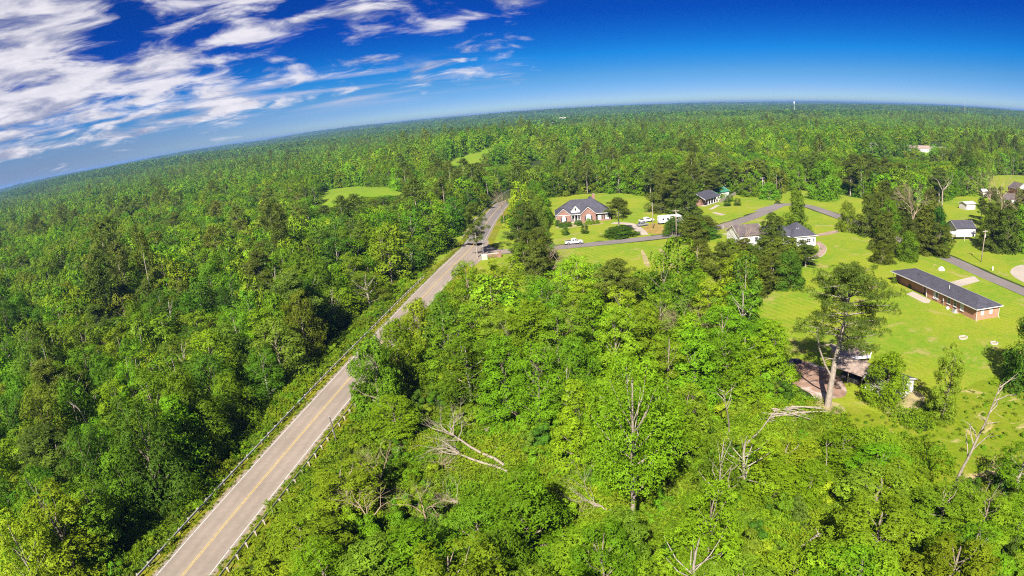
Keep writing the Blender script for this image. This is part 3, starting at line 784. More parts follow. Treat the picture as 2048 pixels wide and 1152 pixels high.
# ------------------------------------------------------------------ trees one can name, placed where they stand in the photograph
# px, py of the foot, height, crown radius, kind, leaf material, label
SPECIAL = [
    (1655, 812, 22.0, 1.9, 'bigpine', 'pine', 'huge pine with a thick pale trunk and bare lower limbs beside the red dirt patch'),
    (1768, 800, 8.0, 4.5, 'oak', 'bright', 'dense round bright tree hiding most of the grey shed roof'),
    (2062, 772, 15.0, 6.5, 'oak', 'deep', 'dark full tree throwing a round shadow on the big lawn at its end'),
    (1884, 838, 12.0, 2.5, 'column', 'bright', 'slender leafy tree between the grey shed and the leaning dead snag'),
    (1265, 1072, 22.0, 5.4, 'lofty', 'bright', 'tall tree whose bare grey lower trunk stands over glowing low vines'),
    (1236, 668, 15.0, 5.0, 'pine', 'pine', 'pine with a straight bare trunk in the middle of the near wood'),
    (1432, 1035, 12.0, 3.2, 'sparse', 'olive', 'thin tree with a pale leaning trunk rising from low vines'),
    (955, 515, 17.5, 3.8, 'pine', 'pine', 'pine standing at the road junction, its crown overlapping the road'),
    (760, 822, 13.5, 5.0, 'oak', 'mid', 'spreading tree reaching over the near stretch of the main road'),
    (806, 766, 13.0, 4.8, 'oak', 'bright', 'tall tree hiding the road where the guardrail on the houses side ends'),
    (842, 704, 11.5, 4.6, 'oak', 'lime', 'yellow green vine covered tree hiding the middle of the main road'),
    (888, 650, 8.5, 3.6, 'broad', 'mid', 'tree beside the gap where the road shows through'),
    (1372, 720, 11.0, 4.0, 'twiggy', 'twig', 'tan leafless crown in the middle of the near wood'),
    (1165, 712, 10.0, 2.6, 'twiggy', 'twig', 'narrow tan leafless tree beside the pine with a straight bare trunk'),
    (950, 690, 9.5, 3.2, 'twiggy', 'twig', 'tan twiggy tree near the hidden stretch of the main road'),
    (742, 1062, 6.5, 3.2, 'bare', 'bark_dead', 'bare grey boughs poking out of the bushes near the bottom edge'),
    (765, 975, 7.0, 3.0, 'bare', 'bark_dead', 'bare grey crown between the wooden post and the dead bough'),
    (850, 1040, 6.0, 3.0, 'bare', 'bark_dead', 'bare pale twigs below the fan of dead twigs'),
    (938, 590, 7.0, 3.0, 'vine', 'bright', 'bright tree between the road and the small corner lawn'),
    (1042, 535, 14.0, 4.4, 'pine', 'pine', 'olive green pine behind the brown low wall at the junction'),
    (1062, 545, 13.0, 4.0, 'cedar', 'cedar', 'dark cedar beside the brown leafless bush on the lawn edge'),
    (1042, 462, 12.0, 4.0, 'broad', 'mid', 'round green tree on the corner lawn beyond the side street'),
    (1050, 470, 12.5, 4.5, 'cedar', 'cedar', 'dark cedar on the corner lawn beyond the side street'),
    (1075, 438, 15.0, 5.0, 'broad', 'mid', 'green tree at the corner of the brick house garden beside the wood'),
    (1008, 446, 15.0, 4.0, 'twiggy', 'twig', 'brownish leafless tree leaning over the far end of the main road'),
    (1105, 548, 9.5, 5.6, 'twiggy', 'twig', 'wide brown leafless tree at the corner of the striped lawn'),
    (1238, 468, 12.5, 5.0, 'pine', 'pine', 'open pine over the clipped hedge mound by the brick house'),
    (1322, 424, 17.0, 5.5, 'cedar', 'cedar', 'dark evergreen behind the white camper'),
    (1352, 430, 18.0, 5.5, 'pine', 'pine', 'dark pine just behind the white camper'),
    (1376, 436, 17.0, 5.0, 'cedar', 'cedar', 'big dark evergreen beside the porch house'),
    (1345, 470, 6.0, 4.0, 'broad', 'deep', 'low rounded tree behind the guyed utility pole'),
    (1385, 484, 9.0, 5.0, 'cedar', 'cedar', 'low dark evergreen beside the foot of the guyed utility pole'),
    (1398, 545, 9.0, 4.0, 'cedar', 'cedar', 'scruffy evergreen at the end of the striped lawn'),
    (1440, 560, 8.5, 4.4, 'sparse', 'olive', 'scruffy olive tree under the white house gable end'),
    (1480, 520, 13.0, 5.0, 'twiggy', 'twig', 'tall reddish leafless tree against the white house gable end'),
    (1505, 560, 9.5, 4.6, 'cedar', 'cedar', 'grey green evergreen in front of the white house'),
    (1545, 515, 13.0, 4.4, 'cedar', 'cedar', 'tall evergreen rising against the middle of the white house'),
    (1576, 575, 9.0, 4.8, 'oak', 'deep', 'dark round tree at the end of the evergreens before the white house'),
    (1545, 575, 8.0, 4.4, 'cedar', 'cedar', 'low evergreen beside the dark round tree before the white house'),
    (1592, 470, 16.0, 4.4, 'cedar', 'olive', 'tall broad evergreen standing behind the white house roof'),
    (1540, 398, 8.0, 5.2, 'oak', 'mid', 'round clipped green tree beside the far street pole'),
    (1500, 392, 9.0, 6.0, 'oak', 'mid', 'wide low green tree beyond the far street pole'),
    (1650, 398, 19.0, 9.0, 'oak', 'mid', 'very wide dark green oak at the street corner'),
    (1598, 380, 14.0, 5.0, 'broad', 'mid', 'green tree between the far street pole and the wide oak'),
    (1695, 462, 11.0, 4.0, 'magnolia', 'olive', 'glossy yellow green magnolia at the gravel drive end'),
    (1735, 470, 14.5, 4.5, 'cedar', 'cedar', 'dark evergreen behind the glossy magnolia'),
    (1775, 490, 15.0, 4.5, 'tall', 'bright', 'vivid green vine covered tree among the dark evergreens'),
    (1765, 525, 6.0, 4.0, 'oak', 'olive', 'low silvery green tree under the vivid vine covered one'),
    (1815, 520, 9.0, 4.0, 'oak', 'mid', 'low bright tree near the end of the brick ranch house'),
    (1850, 505, 15.0, 5.0, 'cedar', 'cedar', 'large dark evergreen beside the narrow street'),
    (1880, 512, 10.0, 4.0, 'cedar', 'cedar', 'dark evergreen leaning over the narrow street edge'),
    (1815, 470, 15.0, 4.0, 'cedar', 'cedar', 'dark evergreen under the reddish leafless tree'),
    (1826, 486, 21.0, 7.0, 'twiggy', 'twig', 'reddish leafless tree above the dark evergreens'),
    (1884, 420, 14.0, 5.5, 'snag', 'bark_dead', 'forked pale dead tree behind the dark evergreens'),
    (1990, 475, 25.0, 8.5, 'twiggy', 'twig', 'huge brown leafless tree above the tin roofs'),
    (1985, 500, 15.0, 5.0, 'cedar', 'cedar', 'dark evergreen beside the tilted street pole'),
    (2012, 505, 14.0, 5.0, 'cedar', 'cedar', 'dark evergreen two along from the tilted street pole'),
    (2040, 500, 15.0, 5.0, 'cedar', 'mid', 'green evergreen where the photo ends above the street'),
    (1962, 440, 9.0, 2.6, 'pine', 'pine', 'thin pine between the tin roofed sheds'),
]
specials_xy = []
YARD = [  # clusters of evergreens round the houses: corner pixels, how many, heights, kinds
    ([(1690, 470), (1760, 420), (1850, 440), (1900, 500), (1880, 525), (1800, 530), (1750, 500)], 16, (9, 15), 'beside the narrow street'),
    ([(1972, 512), (1975, 450), (2060, 425), (2060, 510)], 11, (10, 16), 'beyond the tilted street pole'),
    ([(1500, 520), (1620, 520), (1615, 560), (1560, 590), (1420, 590), (1440, 550)], 13, (6, 11), 'before the white house'),
    ([(1026, 412), (1085, 410), (1090, 462), (1060, 466), (1040, 456)], 7, (9, 15), 'on the corner lawn of the side street'),
    ([(1048, 512), (1090, 505), (1100, 560), (1050, 570)], 5, (8, 13), 'behind the low brown wall'),
    ([(1315, 400), (1380, 388), (1392, 415), (1380, 438), (1325, 425)], 8, (12, 17), 'behind the white camper'),
    ([(1342, 462), (1410, 452), (1425, 478), (1395, 492), (1352, 480)], 6, (3.5, 6.5), 'round the guyed utility pole'),
]
def crown_over(o, mat):
    for sl_ in o.material_slots[:1]:
        sl_.link = 'OBJECT'; sl_.material = mat
TREE_N = [0]
def plant(x, y, H, R, kind, matname, label, rz=None, group=None, idx=None, hidden=False):
    rz = random.uniform(0, 6.28) if rz is None else rz; z = float(terrain(x, y))
    pick = lambda L: L[TREE_N[0] % len(L)]
    TREE_N[0] += 1
    cat = 'tree'; name = 'broadleaf_tree'; parts = ('crown', 'trunk')
    if kind == 'pine': cm, tm = pick(PINES); bh, br = 20, 4.2; name = 'pine_tree'
    elif kind == 'cedar': cm, tm = pick(CEDARS); bh, br = 12, 3.2; name = 'cedar_tree'
    elif kind == 'bare': cm, tm = pick(BARES); bh, br = 10.5, 4.0; name = 'bare_tree'; parts = ('branches', 'trunk')
    elif kind == 'twiggy': cm, tm = pick(TWIGGY); bh, br = 10.5, 4.2; name = 'bare_tree'; parts = ('branches', 'trunk')
    elif kind == 'snag': cm, tm = pick(SNAGS); bh, br = 15, 4.0; name = 'dead_tree'; parts = ('branches', 'trunk')
    elif kind == 'bigpine': cm, tm = BIGPINE; bh, br = 22, 1.9; name = 'pine_tree'
    elif kind in ('oak', 'magnolia'): cm, tm = OAK; bh, br = 10, 5.0
    elif kind == 'lofty': cm, tm = LOFTY; bh, br = 22, 5.4
    elif kind == 'vine': cm, tm = NEAR[5][:2]; bh, br = NEARH[5], NEARR[5]
    elif kind == 'column': cm, tm = NEAR[5][:2]; bh, br = 14, 3.0
    else:
        i = idx if idx is not None else {'tall': 0, 'sparse': 7, 'broad': 3}.get(kind, 0)
        cm, tm = NEAR[i][:2]; bh, br = NEARH[i], NEARR[i]
    root = empty(name, (x, y, z), rz, label, cat, group)
    c = link(parts[0], cm, root); t = link(parts[1], tm, root)
    s, sr = H / bh, R / br
    root.scale = (sr, sr, s)
    if kind not in ('bare', 'snag', 'bigpine', 'twiggy') and matname in M and cm.materials[0] != M[matname]:
        crown_over(c, M[matname])
    return root
# the giant pine: leaning pale trunk, dead limbs below, several tiers of needles above
def make_bigpine():
    rng = np.random.default_rng(5); rr = random.Random(8); S = []
    pts = [Vector((0, 0, -.6)), Vector((.15, 0, 3)), Vector((.5, .1, 7)), Vector((1.2, 0, 11)), Vector((1.9, .2, 15)), Vector((2.2, .2, 18.5)), Vector((2.3, .2, 21.2))]
    rs_ = [.62, .50, .44, .36, .26, .16, .05]
    S += [(pts[i], pts[i + 1], rs_[i], rs_[i + 1]) for i in range(6)]
    nt = len(S)
    def at(z):
        for a, b in zip(pts, pts[1:]):
            if a.z <= z <= b.z: return a.lerp(b, (z - a.z) / (b.z - a.z))
    # bare secondary stem rising from the fork
    st = at(4.6); chain = [st, Vector((-1.3, -.2, 7)), Vector((-2.7, -.3, 10)), Vector((-3.2, -.2, 12.5)), Vector((-2.2, -.2, 14.5))]
    S += [(chain[i], chain[i + 1], .2 - .035 * i, .165 - .035 * i) for i in range(4)]
    for z, a, L in ((8.2, 0.2, 4.8), (9.0, -.4, 5.5), (10, .5, 4), (9.6, 3.6, 2.8), (7.5, 2.9, 1.8), (11.0, 2.6, 3.4), (6.4, .3, 2.0), (8.6, 1.2, 3.4), (10.6, -1.2, 3.0)):
        skeleton(rr, at(z), Vector((math.cos(a), math.sin(a), .35)).normalized(), L * .6, .13, 2, S, .5, (2, 3), -.02)
    V, F, T = [], [], []; off = 0
    for i in range(84):
        t = rr.random() ** .8; z = 9.6 + 11.9 * t; a = rr.uniform(0, 6.28); L = (8.6 * math.sin(math.pi * (.28 + .66 * t)) + .3) * rr.uniform(.55, 1.05)
        s = at(min(z, 21)); tip = s + Vector((math.cos(a) * L, math.sin(a) * L, L * rr.uniform(-.05, .32))); S.append((s, tip, .09, .025))
        for f_ in (.5, .72, .88, 1.0):
            c = s.lerp(tip, f_) + Vector((rr.gauss(0, .35), rr.gauss(0, .35), rr.gauss(0, .2)))
            p, nr = blob_points(np.array(c), rr.uniform(.5, 1.0), 22, rng, .55)
            v, f = needle_cluster(p, nr, .33, rng, 5); V.append(v); F.append(f + off); off += len(v); T.append(np.repeat(rng.uniform(.7, 1.3, len(p)), 20))
    F = np.concatenate(F)
    cm = np_mesh('big_pine_crown', np.concatenate(V), F.ravel(), [4] * len(F), M['pine'], tint=np.concatenate(T))
    Vt, Ft = tube_arrays(S, 8)
    return cm, np_mesh('big_pine_trunk', Vt, [i for f in Ft for i in f], [4] * len(Ft), M['bark_dead'], smooth=True)
BIGPINE = make_bigpine()
LOFTY = leafy('lofty', M['bright'], M['bark_dead'], 35, H=22, R=6.0, r=.30, base=.42, nb=44, per=160, size=.235, lean=.01)
OAK = leafy('oak', M['mid'], M['bark'], 33, H=10, R=5.0, r=.26, base=-.06, nb=50, per=150, size=.27, prof=domeprof, inner=.4, brr=(.27, .40))
for px, py, H, R, kind, mt, lab in SPECIAL:
    p = G(px, py); specials_xy.append((p.x, p.y, R * .8 + 1.5))
    plant(p.x, p.y, H, R, kind, mt, lab, rz=0.0 if kind == 'bigpine' else None)

yr = random.Random(17)
for poly, cnt, (h0, h1), where in YARD:
    P = [G(*p) for p in poly]; xs_, ys_ = [p.x for p in P], [p.y for p in P]; got = []; tries = 0
    while len(got) < cnt and tries < 900:
        tries += 1; a, b = yr.uniform(min(xs_), max(xs_)), yr.uniform(min(ys_), max(ys_))
        if not inside_poly(np.array([a]), np.array([b]), P)[0]: continue
        if any(math.hypot(a - c, b - d) < 3.6 for c, d in got) or any(math.hypot(a - c, b - d) < 3.0 for c, d, _ in specials_xy): continue
        got.append((a, b))
    got.sort(key=lambda t: math.hypot(*t))
    for i, (a, b) in enumerate(got):
        kd, mt = yr.choice([('cedar', 'cedar'), ('cedar', 'cedar'), ('pine', 'pine'), ('oak', 'deep'), ('cedar', 'olive')])
        if 'corner lawn' in where or 'brown wall' in where: kd, mt = yr.choice([('oak', 'mid'), ('pine', 'pine'), ('cedar', 'olive'), ('oak', 'olive'), ('cedar', 'cedar')])
        word = {'cedar': 'dark evergreen', 'pine': 'open pine', 'oak': 'rounded green tree'}[kd] if mt != 'olive' else 'olive evergreen'
        plant(a, b, yr.uniform(h0, h1), yr.uniform(3.4, 4.8), kd, mt, '%s %s, %s from the near side' % (word, where, ['first', 'second', 'third', 'fourth', 'fifth', 'sixth', 'seventh', 'eighth', 'ninth', 'tenth', 'eleventh', 'twelfth', 'thirteenth', 'fourteenth', 'fifteenth', 'sixteenth'][i]), group='evergreens ' + where)
    specials_xy += [(a, b, 3.0) for a, b in got]

# ------------------------------------------------------------------ the woods
rng = np.random.default_rng(21)
def free(x, y, left=(13.5, 11.5), right=10.0):
    d = x - road_x(y)
    lft = np.where(y < 175, left[0], left[1])
    ok = ~((d > -lft) & (d < np.where(y < 200, right, 10.5)) & (y < 520))
    ok &= ~((d > 0) & (d < np.interp(y, [0, 60, 98, 112, 130], [15, 14, 12.5, 9.5, 10.5])) & (y < 130))
    ok &= ~in_open(x, y)
    for sx, sy, sr in specials_xy: ok &= np.hypot(x - sx, y - sy) > sr + 1.2
    return ok
x, y = jitter_grid(-190, 210, 24, 330, 6.7, rng, .45)
k = free(x, y) & ~in_open(x, y, LOW); x, y = x[k], y[k]
patchy = np.sin(x * .071 + 1) * np.cos(y * .063) + .6 * np.sin(x * .19 - y * .11) + rng.normal(0, .35, len(x))
left = x < road_x(y)
H = np.where(left, rng.uniform(9.5, 19, len(x)), rng.uniform(10, 16, len(x))) + patchy * 1.2
H = np.where((~left) & (y < 145) & (x > 20), H - 2.5, H); H = np.where((~left) & (y < 82) & (x < 32), H * .86, H); H = np.where((~left) & (y < 62) & (x >= 32), H * .62, H); dr = x - road_x(y); H = np.where((~left) & (y < 97), np.minimum(H, 5.5 + np.maximum(dr - 12, 0) * .5), H)
H = np.where((~left) & (y < 76) & (y > 56) & (x > 28) & (x < 66), np.minimum(H, 5.2), H)
for p, r_ in DEADWOOD: H = np.where((np.hypot(x - p.x, y - p.y) < r_ + 1.5) & (~left), 0.0, H)
H = np.minimum(H, height_cap(x, y)); keep_ = H > 1.5; x, y, H, left = x[keep_], y[keep_], H[keep_], left[keep_]; R = rng.uniform(3.9, 6.8, len(x)) * np.where(left, 1.08, .92); H = np.where(left, H * .92, H)
dist = np.sqrt(x ** 2 + y ** 2 + 32 ** 2)
u, v = pxpy(x, y, H * .75 + terrain(x, y))
inframe = (u > -60) & (u < 2108) & (v > -40) & (v < 1290)
kind_p = np.where(left, .025, .07)
pine = rng.random(len(x)) + np.where((~left) & (y < 100), 4.0, 0.0) < kind_p + .25 * ((x > 60) & (y > 270))
# north of the side street and round the houses evergreens dominate
size_key = np.where(inframe, R / dist, -1)
d_r = x - road_x(y)

order = np.argsort(-size_key)
nb_, np_ = 0, 0
things, rest = [], []
for i in order:
    if size_key[i] <= 0: rest.append(i); continue
    if pine[i] and np_ < 60: things.append(i); np_ += 1
    elif not pine[i] and nb_ < 255: things.append(i); nb_ += 1
    else: rest.append(i)
LANDMARK = [(G(669, 885), 'leaning wooden post'), (G(930, 875), 'fallen grey trunks'), (G(1265, 1072), 'tree with the bare grey trunk'), (G(1655, 812), 'huge pine'), (G(1878, 1030), 'leaning dead snag'),
            (G(1600, 760), 'red dirt patch'), (G(1105, 548), 'wide brown leafless tree'), (G(955, 515), 'junction pine'), (G(840, 560), 'far end of the guardrail'), (G(1236, 668), 'straight trunked pine'),
            (G(290, 1150), 'near end of the guardrail'), (G(100, 900), 'pale slanting trunk'), (G(300, 700), 'hollow of vines'), (G(640, 640), 'dark gap by the guardrail'), (G(1175, 1040), 'heap of grey brush'),
            (G(930, 1040), 'grey broken boughs'), (G(60, 620), 'olive grove'), (G(1030, 700), 'road bend gap'), (G(1440, 660), 'sunlit block of trees'), (G(1500, 1100), 'long fallen log'), (G(1800, 1100), 'forked fallen bough'),
            (G(640, 410), 'hillside field'), (G(1180, 440), 'brick gabled house'), (G(1480, 600), 'white house lawn'), (G(720, 500), 'bend of the road'), (G(450, 560), 'dense wood'), (G(200, 1100), 'deep shade pocket'), (G(1230, 360), 'garden of the brick gabled house')]
ONES = 'first second third fourth fifth sixth seventh eighth ninth'.split()
ORD = ['first', 'second', 'third', 'fourth', 'fifth', 'sixth', 'seventh', 'eighth', 'ninth', 'tenth']
ORD += [a for a in ('eleventh twelfth thirteenth fourteenth fifteenth sixteenth seventeenth eighteenth nineteenth twentieth'.split())]
for tens, full in (('twenty', 'thirtieth'), ('thirty', 'fortieth'), ('forty', 'fiftieth'), ('fifty', 'sixtieth'), ('sixty', 'seventieth')):
    ORD += ['%s-%s' % (tens, a) for a in ONES] + [full]
near_of = {}
for i in things:
    dd = [math.hypot(x[i] - p.x, y[i] - p.y) for p, _ in LANDMARK]; j = int(np.argmin(dd)); near_of.setdefault(j, []).append((dd[j], i))
order_label = {}
for j, L in near_of.items():
    for r_, (_, i) in enumerate(sorted(L)): order_label[i] = '%s from the %s' % (ORD[min(r_, len(ORD) - 1)], LANDMARK[j][1])
LWORD = {'bright': 'bright green', 'lime': 'yellow green', 'mid': 'leaf green', 'deep': 'dark green', 'olive': 'olive'}
wt_left = np.array([3.5, 3, 4, 4, 2.2, 1.5, 1.2, 1.2, 1.8]); wt_right = np.array([4, 4.5, 1.8, 1.6, 0.8, 4, 3, 1.5, 2]); wt_left /= wt_left.sum(); wt_right /= wt_right.sum()
for i in things:
    g = 'trees of the wood beyond the guardrail' if left[i] else 'trees of the wood beside the yards'
    if pine[i]:
        sz = 'tall' if H[i] > 15 else 'young'
        plant(x[i], y[i], H[i] + 1.5, R[i] * .92, 'pine', 'pine', '%s pine, %s' % (sz, order_label[i]), group='pines among the broadleaf trees')
    else:
        kidx = int(rng.choice(9, p=wt_left if left[i] else wt_right))
        if not left[i] and x[i] - road_x(y[i]) < 26 and kidx >= 7: kidx = 2
        lf = specs[kidx][1]
        if not left[i] and y[i] < 95 and lf in ('olive', 'deep'): lf = 'bright'
        if not left[i] and y[i] < 80 and x[i] > 12 and lf == 'mid': lf = 'lime'
        if left[i] and rng.random() < .22: lf = rng.choice(['deep', 'mid', 'bright', 'lime', 'olive'])
        shp = {'tall': 'tall', 'broad': 'spreading', 'vine': 'vine-draped', 'sparse': 'thin-crowned'}[specs[kidx][0]]
        plant(x[i], y[i], H[i], R[i], 'any', lf, '%s %s tree, %s' % (shp, LWORD[lf], order_label[i]), group=g, idx=kidx)

# everything farther off reads as one mass: instances of coarser trees
def mass(name, protos, xs, ys, hs, rs, picks, H0, R0, label):
    zz = terrain(xs, ys)
    scatter(name, protos, np.stack([xs, ys, zz], 1), rng.uniform(0, 6.28, len(xs)), np.stack([rs / R0, rs / R0, hs / H0], 1), picks, label, 'wood')
def picks(x, y, n_leaf, n_pine, pf=.02):
    f = .5 + .5 * np.sin(x * .013 + 2.1) * np.cos(y * .011 + .7)          # stands of one kind, patchy
    p = (f * n_leaf * .6 + rng.random(len(x)) * n_leaf * .62).astype(int) % n_leaf
    pn = rng.random(len(x)) < pf * (1 + 2.2 * (np.sin(x * .02 - y * .014) > .3))
    return np.where(pn, n_leaf + rng.integers(0, n_pine, len(x)), p)
rest = np.array([i for i in rest if y[i] > 130 or size_key[i] > 0])
x2, y2 = jitter_grid(-520, 640, 332, 470, 6.8, rng); x3, y3 = jitter_grid(-520, -190, 60, 332, 6.8, rng); x4, y4 = jitter_grid(210, 640, 80, 332, 6.8, rng)
xm = np.concatenate([x[rest], x2, x3, x4]); ym = np.concatenate([y[rest], y2, y3, y4])
kk = free(xm, ym) & (np.abs(xm) < ym * 1.35 + 60); xm, ym = xm[kk], ym[kk]
hm = 7.5 + 8.5 * rng.random(len(xm)) ** .8 + 2.5 * np.sin(xm * .021 + 1) * np.sin(ym * .024) + 1.5 * np.sin(xm * .05) * np.cos(ym * .043); cap = height_cap(xm, ym); hm = np.minimum(hm, cap * rng.uniform(.8, 1.05, len(xm)))
mass('distant_wood', MID, xm, ym, hm, rng.uniform(4.6, 8.4, len(xm)), picks(xm, ym, 9, 2), 14, 5.8, 'wood of mixed green trees stretching back beyond the houses and fields')
xf, yf = jitter_grid(-1900, 1900, 470, 1500, 8.2, rng); xg, yg = jitter_grid(-900, -520, 200, 470, 8.2, rng); xh, yh = jitter_grid(640, 900, 250, 470, 8.2, rng)
xf, yf = np.concatenate([xf, xg, xh]), np.concatenate([yf, yg, yh])
kk = free(xf, yf) & (np.abs(xf) < yf * 1.3 + 50); xf, yf = xf[kk], yf[kk]
hf = 8.5 + 9.5 * rng.random(len(xf)) + 2.5 * np.sin(xf * .009 + 1) * np.sin(yf * .012) + 2.5 * np.sin(xf * .021) * np.cos(yf * .017); hf = np.minimum(hf, height_cap(xf, yf) * rng.uniform(.8, 1.05, len(xf)))
mass('far_wood', FAR, xf, yf, hf, rng.uniform(4.2, 8.2, len(xf)), picks(xf, yf, 9, 2), 14, 6.2, 'unbroken far wood covering the low hills')
xp, yp = jitter_grid(-5200, 5200, 1480, 4200, 24, rng); xq, yq = jitter_grid(-14000, 14000, 4200, 13000, 62, rng)
big = np.concatenate([np.ones(len(xp)), np.full(len(xq), 2.5)])
xp, yp = np.concatenate([xp, xq]), np.concatenate([yp, yq])
kk = np.abs(xp) < yp * 1.25 + 50; xp, yp, big = xp[kk], yp[kk], big[kk]
zz = terrain(xp, yp); hh = rng.uniform(.85, 1.2, len(xp)) * np.where(big > 1, 1.25, 1)
scatter('horizon_wood', PATCH, np.stack([xp, yp, zz], 1), rng.uniform(0, 6.28, len(xp)), np.stack([big, big, hh], 1), rng.integers(0, 5, len(xp)), 'dark wooded hills along the horizon', 'wood')

# brush and vines under and beside the near trees
x, y = jitter_grid(-150, 160, 30, 215, 2.1, rng)
d = x - road_x(y); k = ~((d > -6.1) & (d < 6.4)) & ~in_open(x, y, OPEN[:4] + OPEN[8:10] + [DIRT, OPEN[-1]]); x, y, d = x[k], y[k], d[k]
left_of = lambda a, b: a < road_x(b)
k = (np.hypot(x, y) < 190) & ((rng.random(len(x)) < np.where(d < -11.5, .22, .75)) | ((d > -11.5) & (d < 16))); x, y, d = x[k], y[k], d[k]
low = in_open(x, y, LOW); edge = np.abs(d) < 15
s = np.where(low, .3 + 1.1 * rng.random(len(x)) ** 1.8, rng.uniform(.7, 1.5, len(x))); s = np.where(edge, rng.uniform(.5, 1.0, len(x)), s)
s = np.where((~left_of(x, y)) & (x > 26) & (x < 66) & (y < 80) & (y > 58), s * .6, s)
s = np.where(in_open(x, y, [SHEDS]), s * .38, s)
for p, r_ in DEADWOOD: s = np.where(np.hypot(x - p.x, y - p.y) < r_, np.minimum(s, .26), s)
s = np.where((d < -5.5) & (d > -9), .55, s); s = np.where((d > 5.5) & (d < 9), .45, s)
pk = np.where(low | edge, rng.choice([0, 0, 1, 3, 2], len(x)), rng.choice([0, 1, 2, 4, 4, 3, 2], len(x)))
scatter('undergrowth', [joined('bush_%d' % i, c, t) for i, (c, t) in enumerate(BUSH)], np.stack([x, y, terrain(x, y) - .1], 1), rng.uniform(0, 6.28, len(x)), np.stack([s, s, s * rng.uniform(.7, 1.15, len(x))], 1), pk,
        'leafy green undergrowth and young saplings filling the gaps under the trees', 'undergrowth')
x, y = jitter_grid(-65, 125, 30, 195, 2.6, rng)
d = x - road_x(y); k = ((d > 6.8) & (~in_open(x, y, OPEN[:4] + [DIRT])) & (in_open(x, y, LOW) | (y < 80) | (d < 15))) | ((d < -7.2) & (d > -13) & (y < 195)); x, y = x[k], y[k]
s = rng.uniform(.8, 1.2, len(x))
scatter('ground_vines', VINE, np.stack([x, y, terrain(x, y)], 1), rng.uniform(0, 6.28, len(x)), np.stack([s, s, rng.uniform(.7, 1.8, len(x))], 1), rng.integers(0, 3, len(x)), 'carpet of bright green vines over the clearing floor', 'vines')

# rough tufts in the unmown meadow
x, y = jitter_grid(34, 128, 28, 84, 1.5, rng, .5); k = in_open(x, y, [BASE_M]) & (rng.random(len(x)) < .62); x, y = x[k], y[k]; s = rng.uniform(.14, .34, len(x))
scatter('meadow_tufts', [joined('tuft_%d' % i, BUSH[j][0], BUSH[j][1]) for i, j in enumerate((0, 3, 1))], np.stack([x, y, terrain(x, y) - .05], 1), rng.uniform(0, 6.28, len(x)), np.stack([s * 1.4, s * 1.4, s * rng.uniform(.5, 1.0, len(x))], 1), rng.integers(0, 3, len(x)), 'rough tufts of weeds in the unmown meadow', 'weeds')

# grass creeping over the edges of the tarmac
ys_ = rng.uniform(36, 235, 2600); sd = rng.choice([-1, 1], 2600); off = 3.72 + np.abs(rng.normal(0, .75, 2600)); k = (off < 5.6) & ~((ys_ > 196) & (sd > 0)); ys_, sd, off = ys_[k], sd[k], off[k]
s = rng.uniform(.05, .13, len(ys_)); xs_ = road_x(ys_) + sd * off
scatter('roadside_grass', [joined('roadside_tuft_%d' % i, BUSH[j][0], BUSH[j][1]) for i, j in enumerate((0, 3))], np.stack([xs_, ys_, np.zeros(len(xs_))], 1), rng.uniform(0, 6.28, len(xs_)), np.stack([s * 1.6, s * 1.6, s], 1), rng.integers(0, 2, len(xs_)), 'short rough grass creeping over the edges of the main road', 'grass')

# brush closing the edges of the far gardens
x, y = jitter_grid(-40, 262, 205, 350, 3.0, rng, .5); k = ~in_open(x, y) & ~((x > road_x(y) - 9) & (x < road_x(y) + 7)) & (rng.random(len(x)) < .55); x, y = x[k], y[k]; s = .5 + 1.3 * rng.random(len(x)) ** 1.6
scatter('thicket', [joined('thicket_%d' % i, c, t) for i, (c, t) in enumerate(BUSH)], np.stack([x, y, terrain(x, y) - .1], 1), rng.uniform(0, 6.28, len(x)), np.stack([s, s, s], 1), rng.integers(0, 5, len(x)), 'tangled brush along the wood edges behind the gardens', 'thicket')
# ------------------------------------------------------------------ building materials
def brick_mat(name, c1, c2, mortar, wash=None):
    m, t = new_mat(name); p = opos(t)
    s = t.n('ShaderNodeSeparateXYZ', ins={0: p})
    v = t.n('ShaderNodeCombineXYZ', ins={0: t.math('ADD', s.outputs[0], s.outputs[1]), 1: s.outputs[2], 2: 0.0}).outputs[0]
    b = t.n('ShaderNodeTexBrick', ins={'Vector': v, 'Color1': (*c1, 1), 'Color2': (*c2, 1), 'Mortar': (*mortar, 1), 'Scale': 1.0, 'Mortar Size': 0.012, 'Brick Width': 0.23, 'Row Height': 0.085})
    n1 = t.noise(p, .7, 5, .6)
    finish(t, t.mix(1.0, b.outputs['Color'], t.ramp(n1, [(.3, .82), (.7, 1.14)]), 'MULTIPLY'), .9, b.outputs['Fac'], .1, .3, .01)
    return m
def shingle_mat(name, col):
    m, t = new_mat(name); p = opos(t)
    s = t.n('ShaderNodeSeparateXYZ', ins={0: p})
    v = t.n('ShaderNodeCombineXYZ', ins={0: t.math('ADD', s.outputs[0], t.math('MULTIPLY', s.outputs[1], .37)), 1: t.math('ADD', t.math('MULTIPLY', s.outputs[2], 3.0), t.math('MULTIPLY', s.outputs[1], .9)), 2: 0.0}).outputs[0]
    b = t.n('ShaderNodeTexBrick', ins={'Vector': v, 'Color1': (*[c * .82 for c in col], 1), 'Color2': (*[c * 1.2 for c in col], 1), 'Mortar': (*[c * .5 for c in col], 1), 'Scale': 1.0, 'Mortar Size': .02, 'Brick Width': .34, 'Row Height': .30})
    n1 = t.noise(p, .6, 6, .7); n2 = t.noise(p, 9, 3, .6)
    c = t.mix(1.0, b.outputs['Color'], t.ramp(n1, [(.3, .8), (.7, 1.2)]), 'MULTIPLY'); c = t.mix(1.0, c, t.ramp(n2, [(.3, .85), (.7, 1.15)]), 'MULTIPLY')
    finish(t, c, .9, b.outputs['Fac'], .15, .4, .02)
    return m
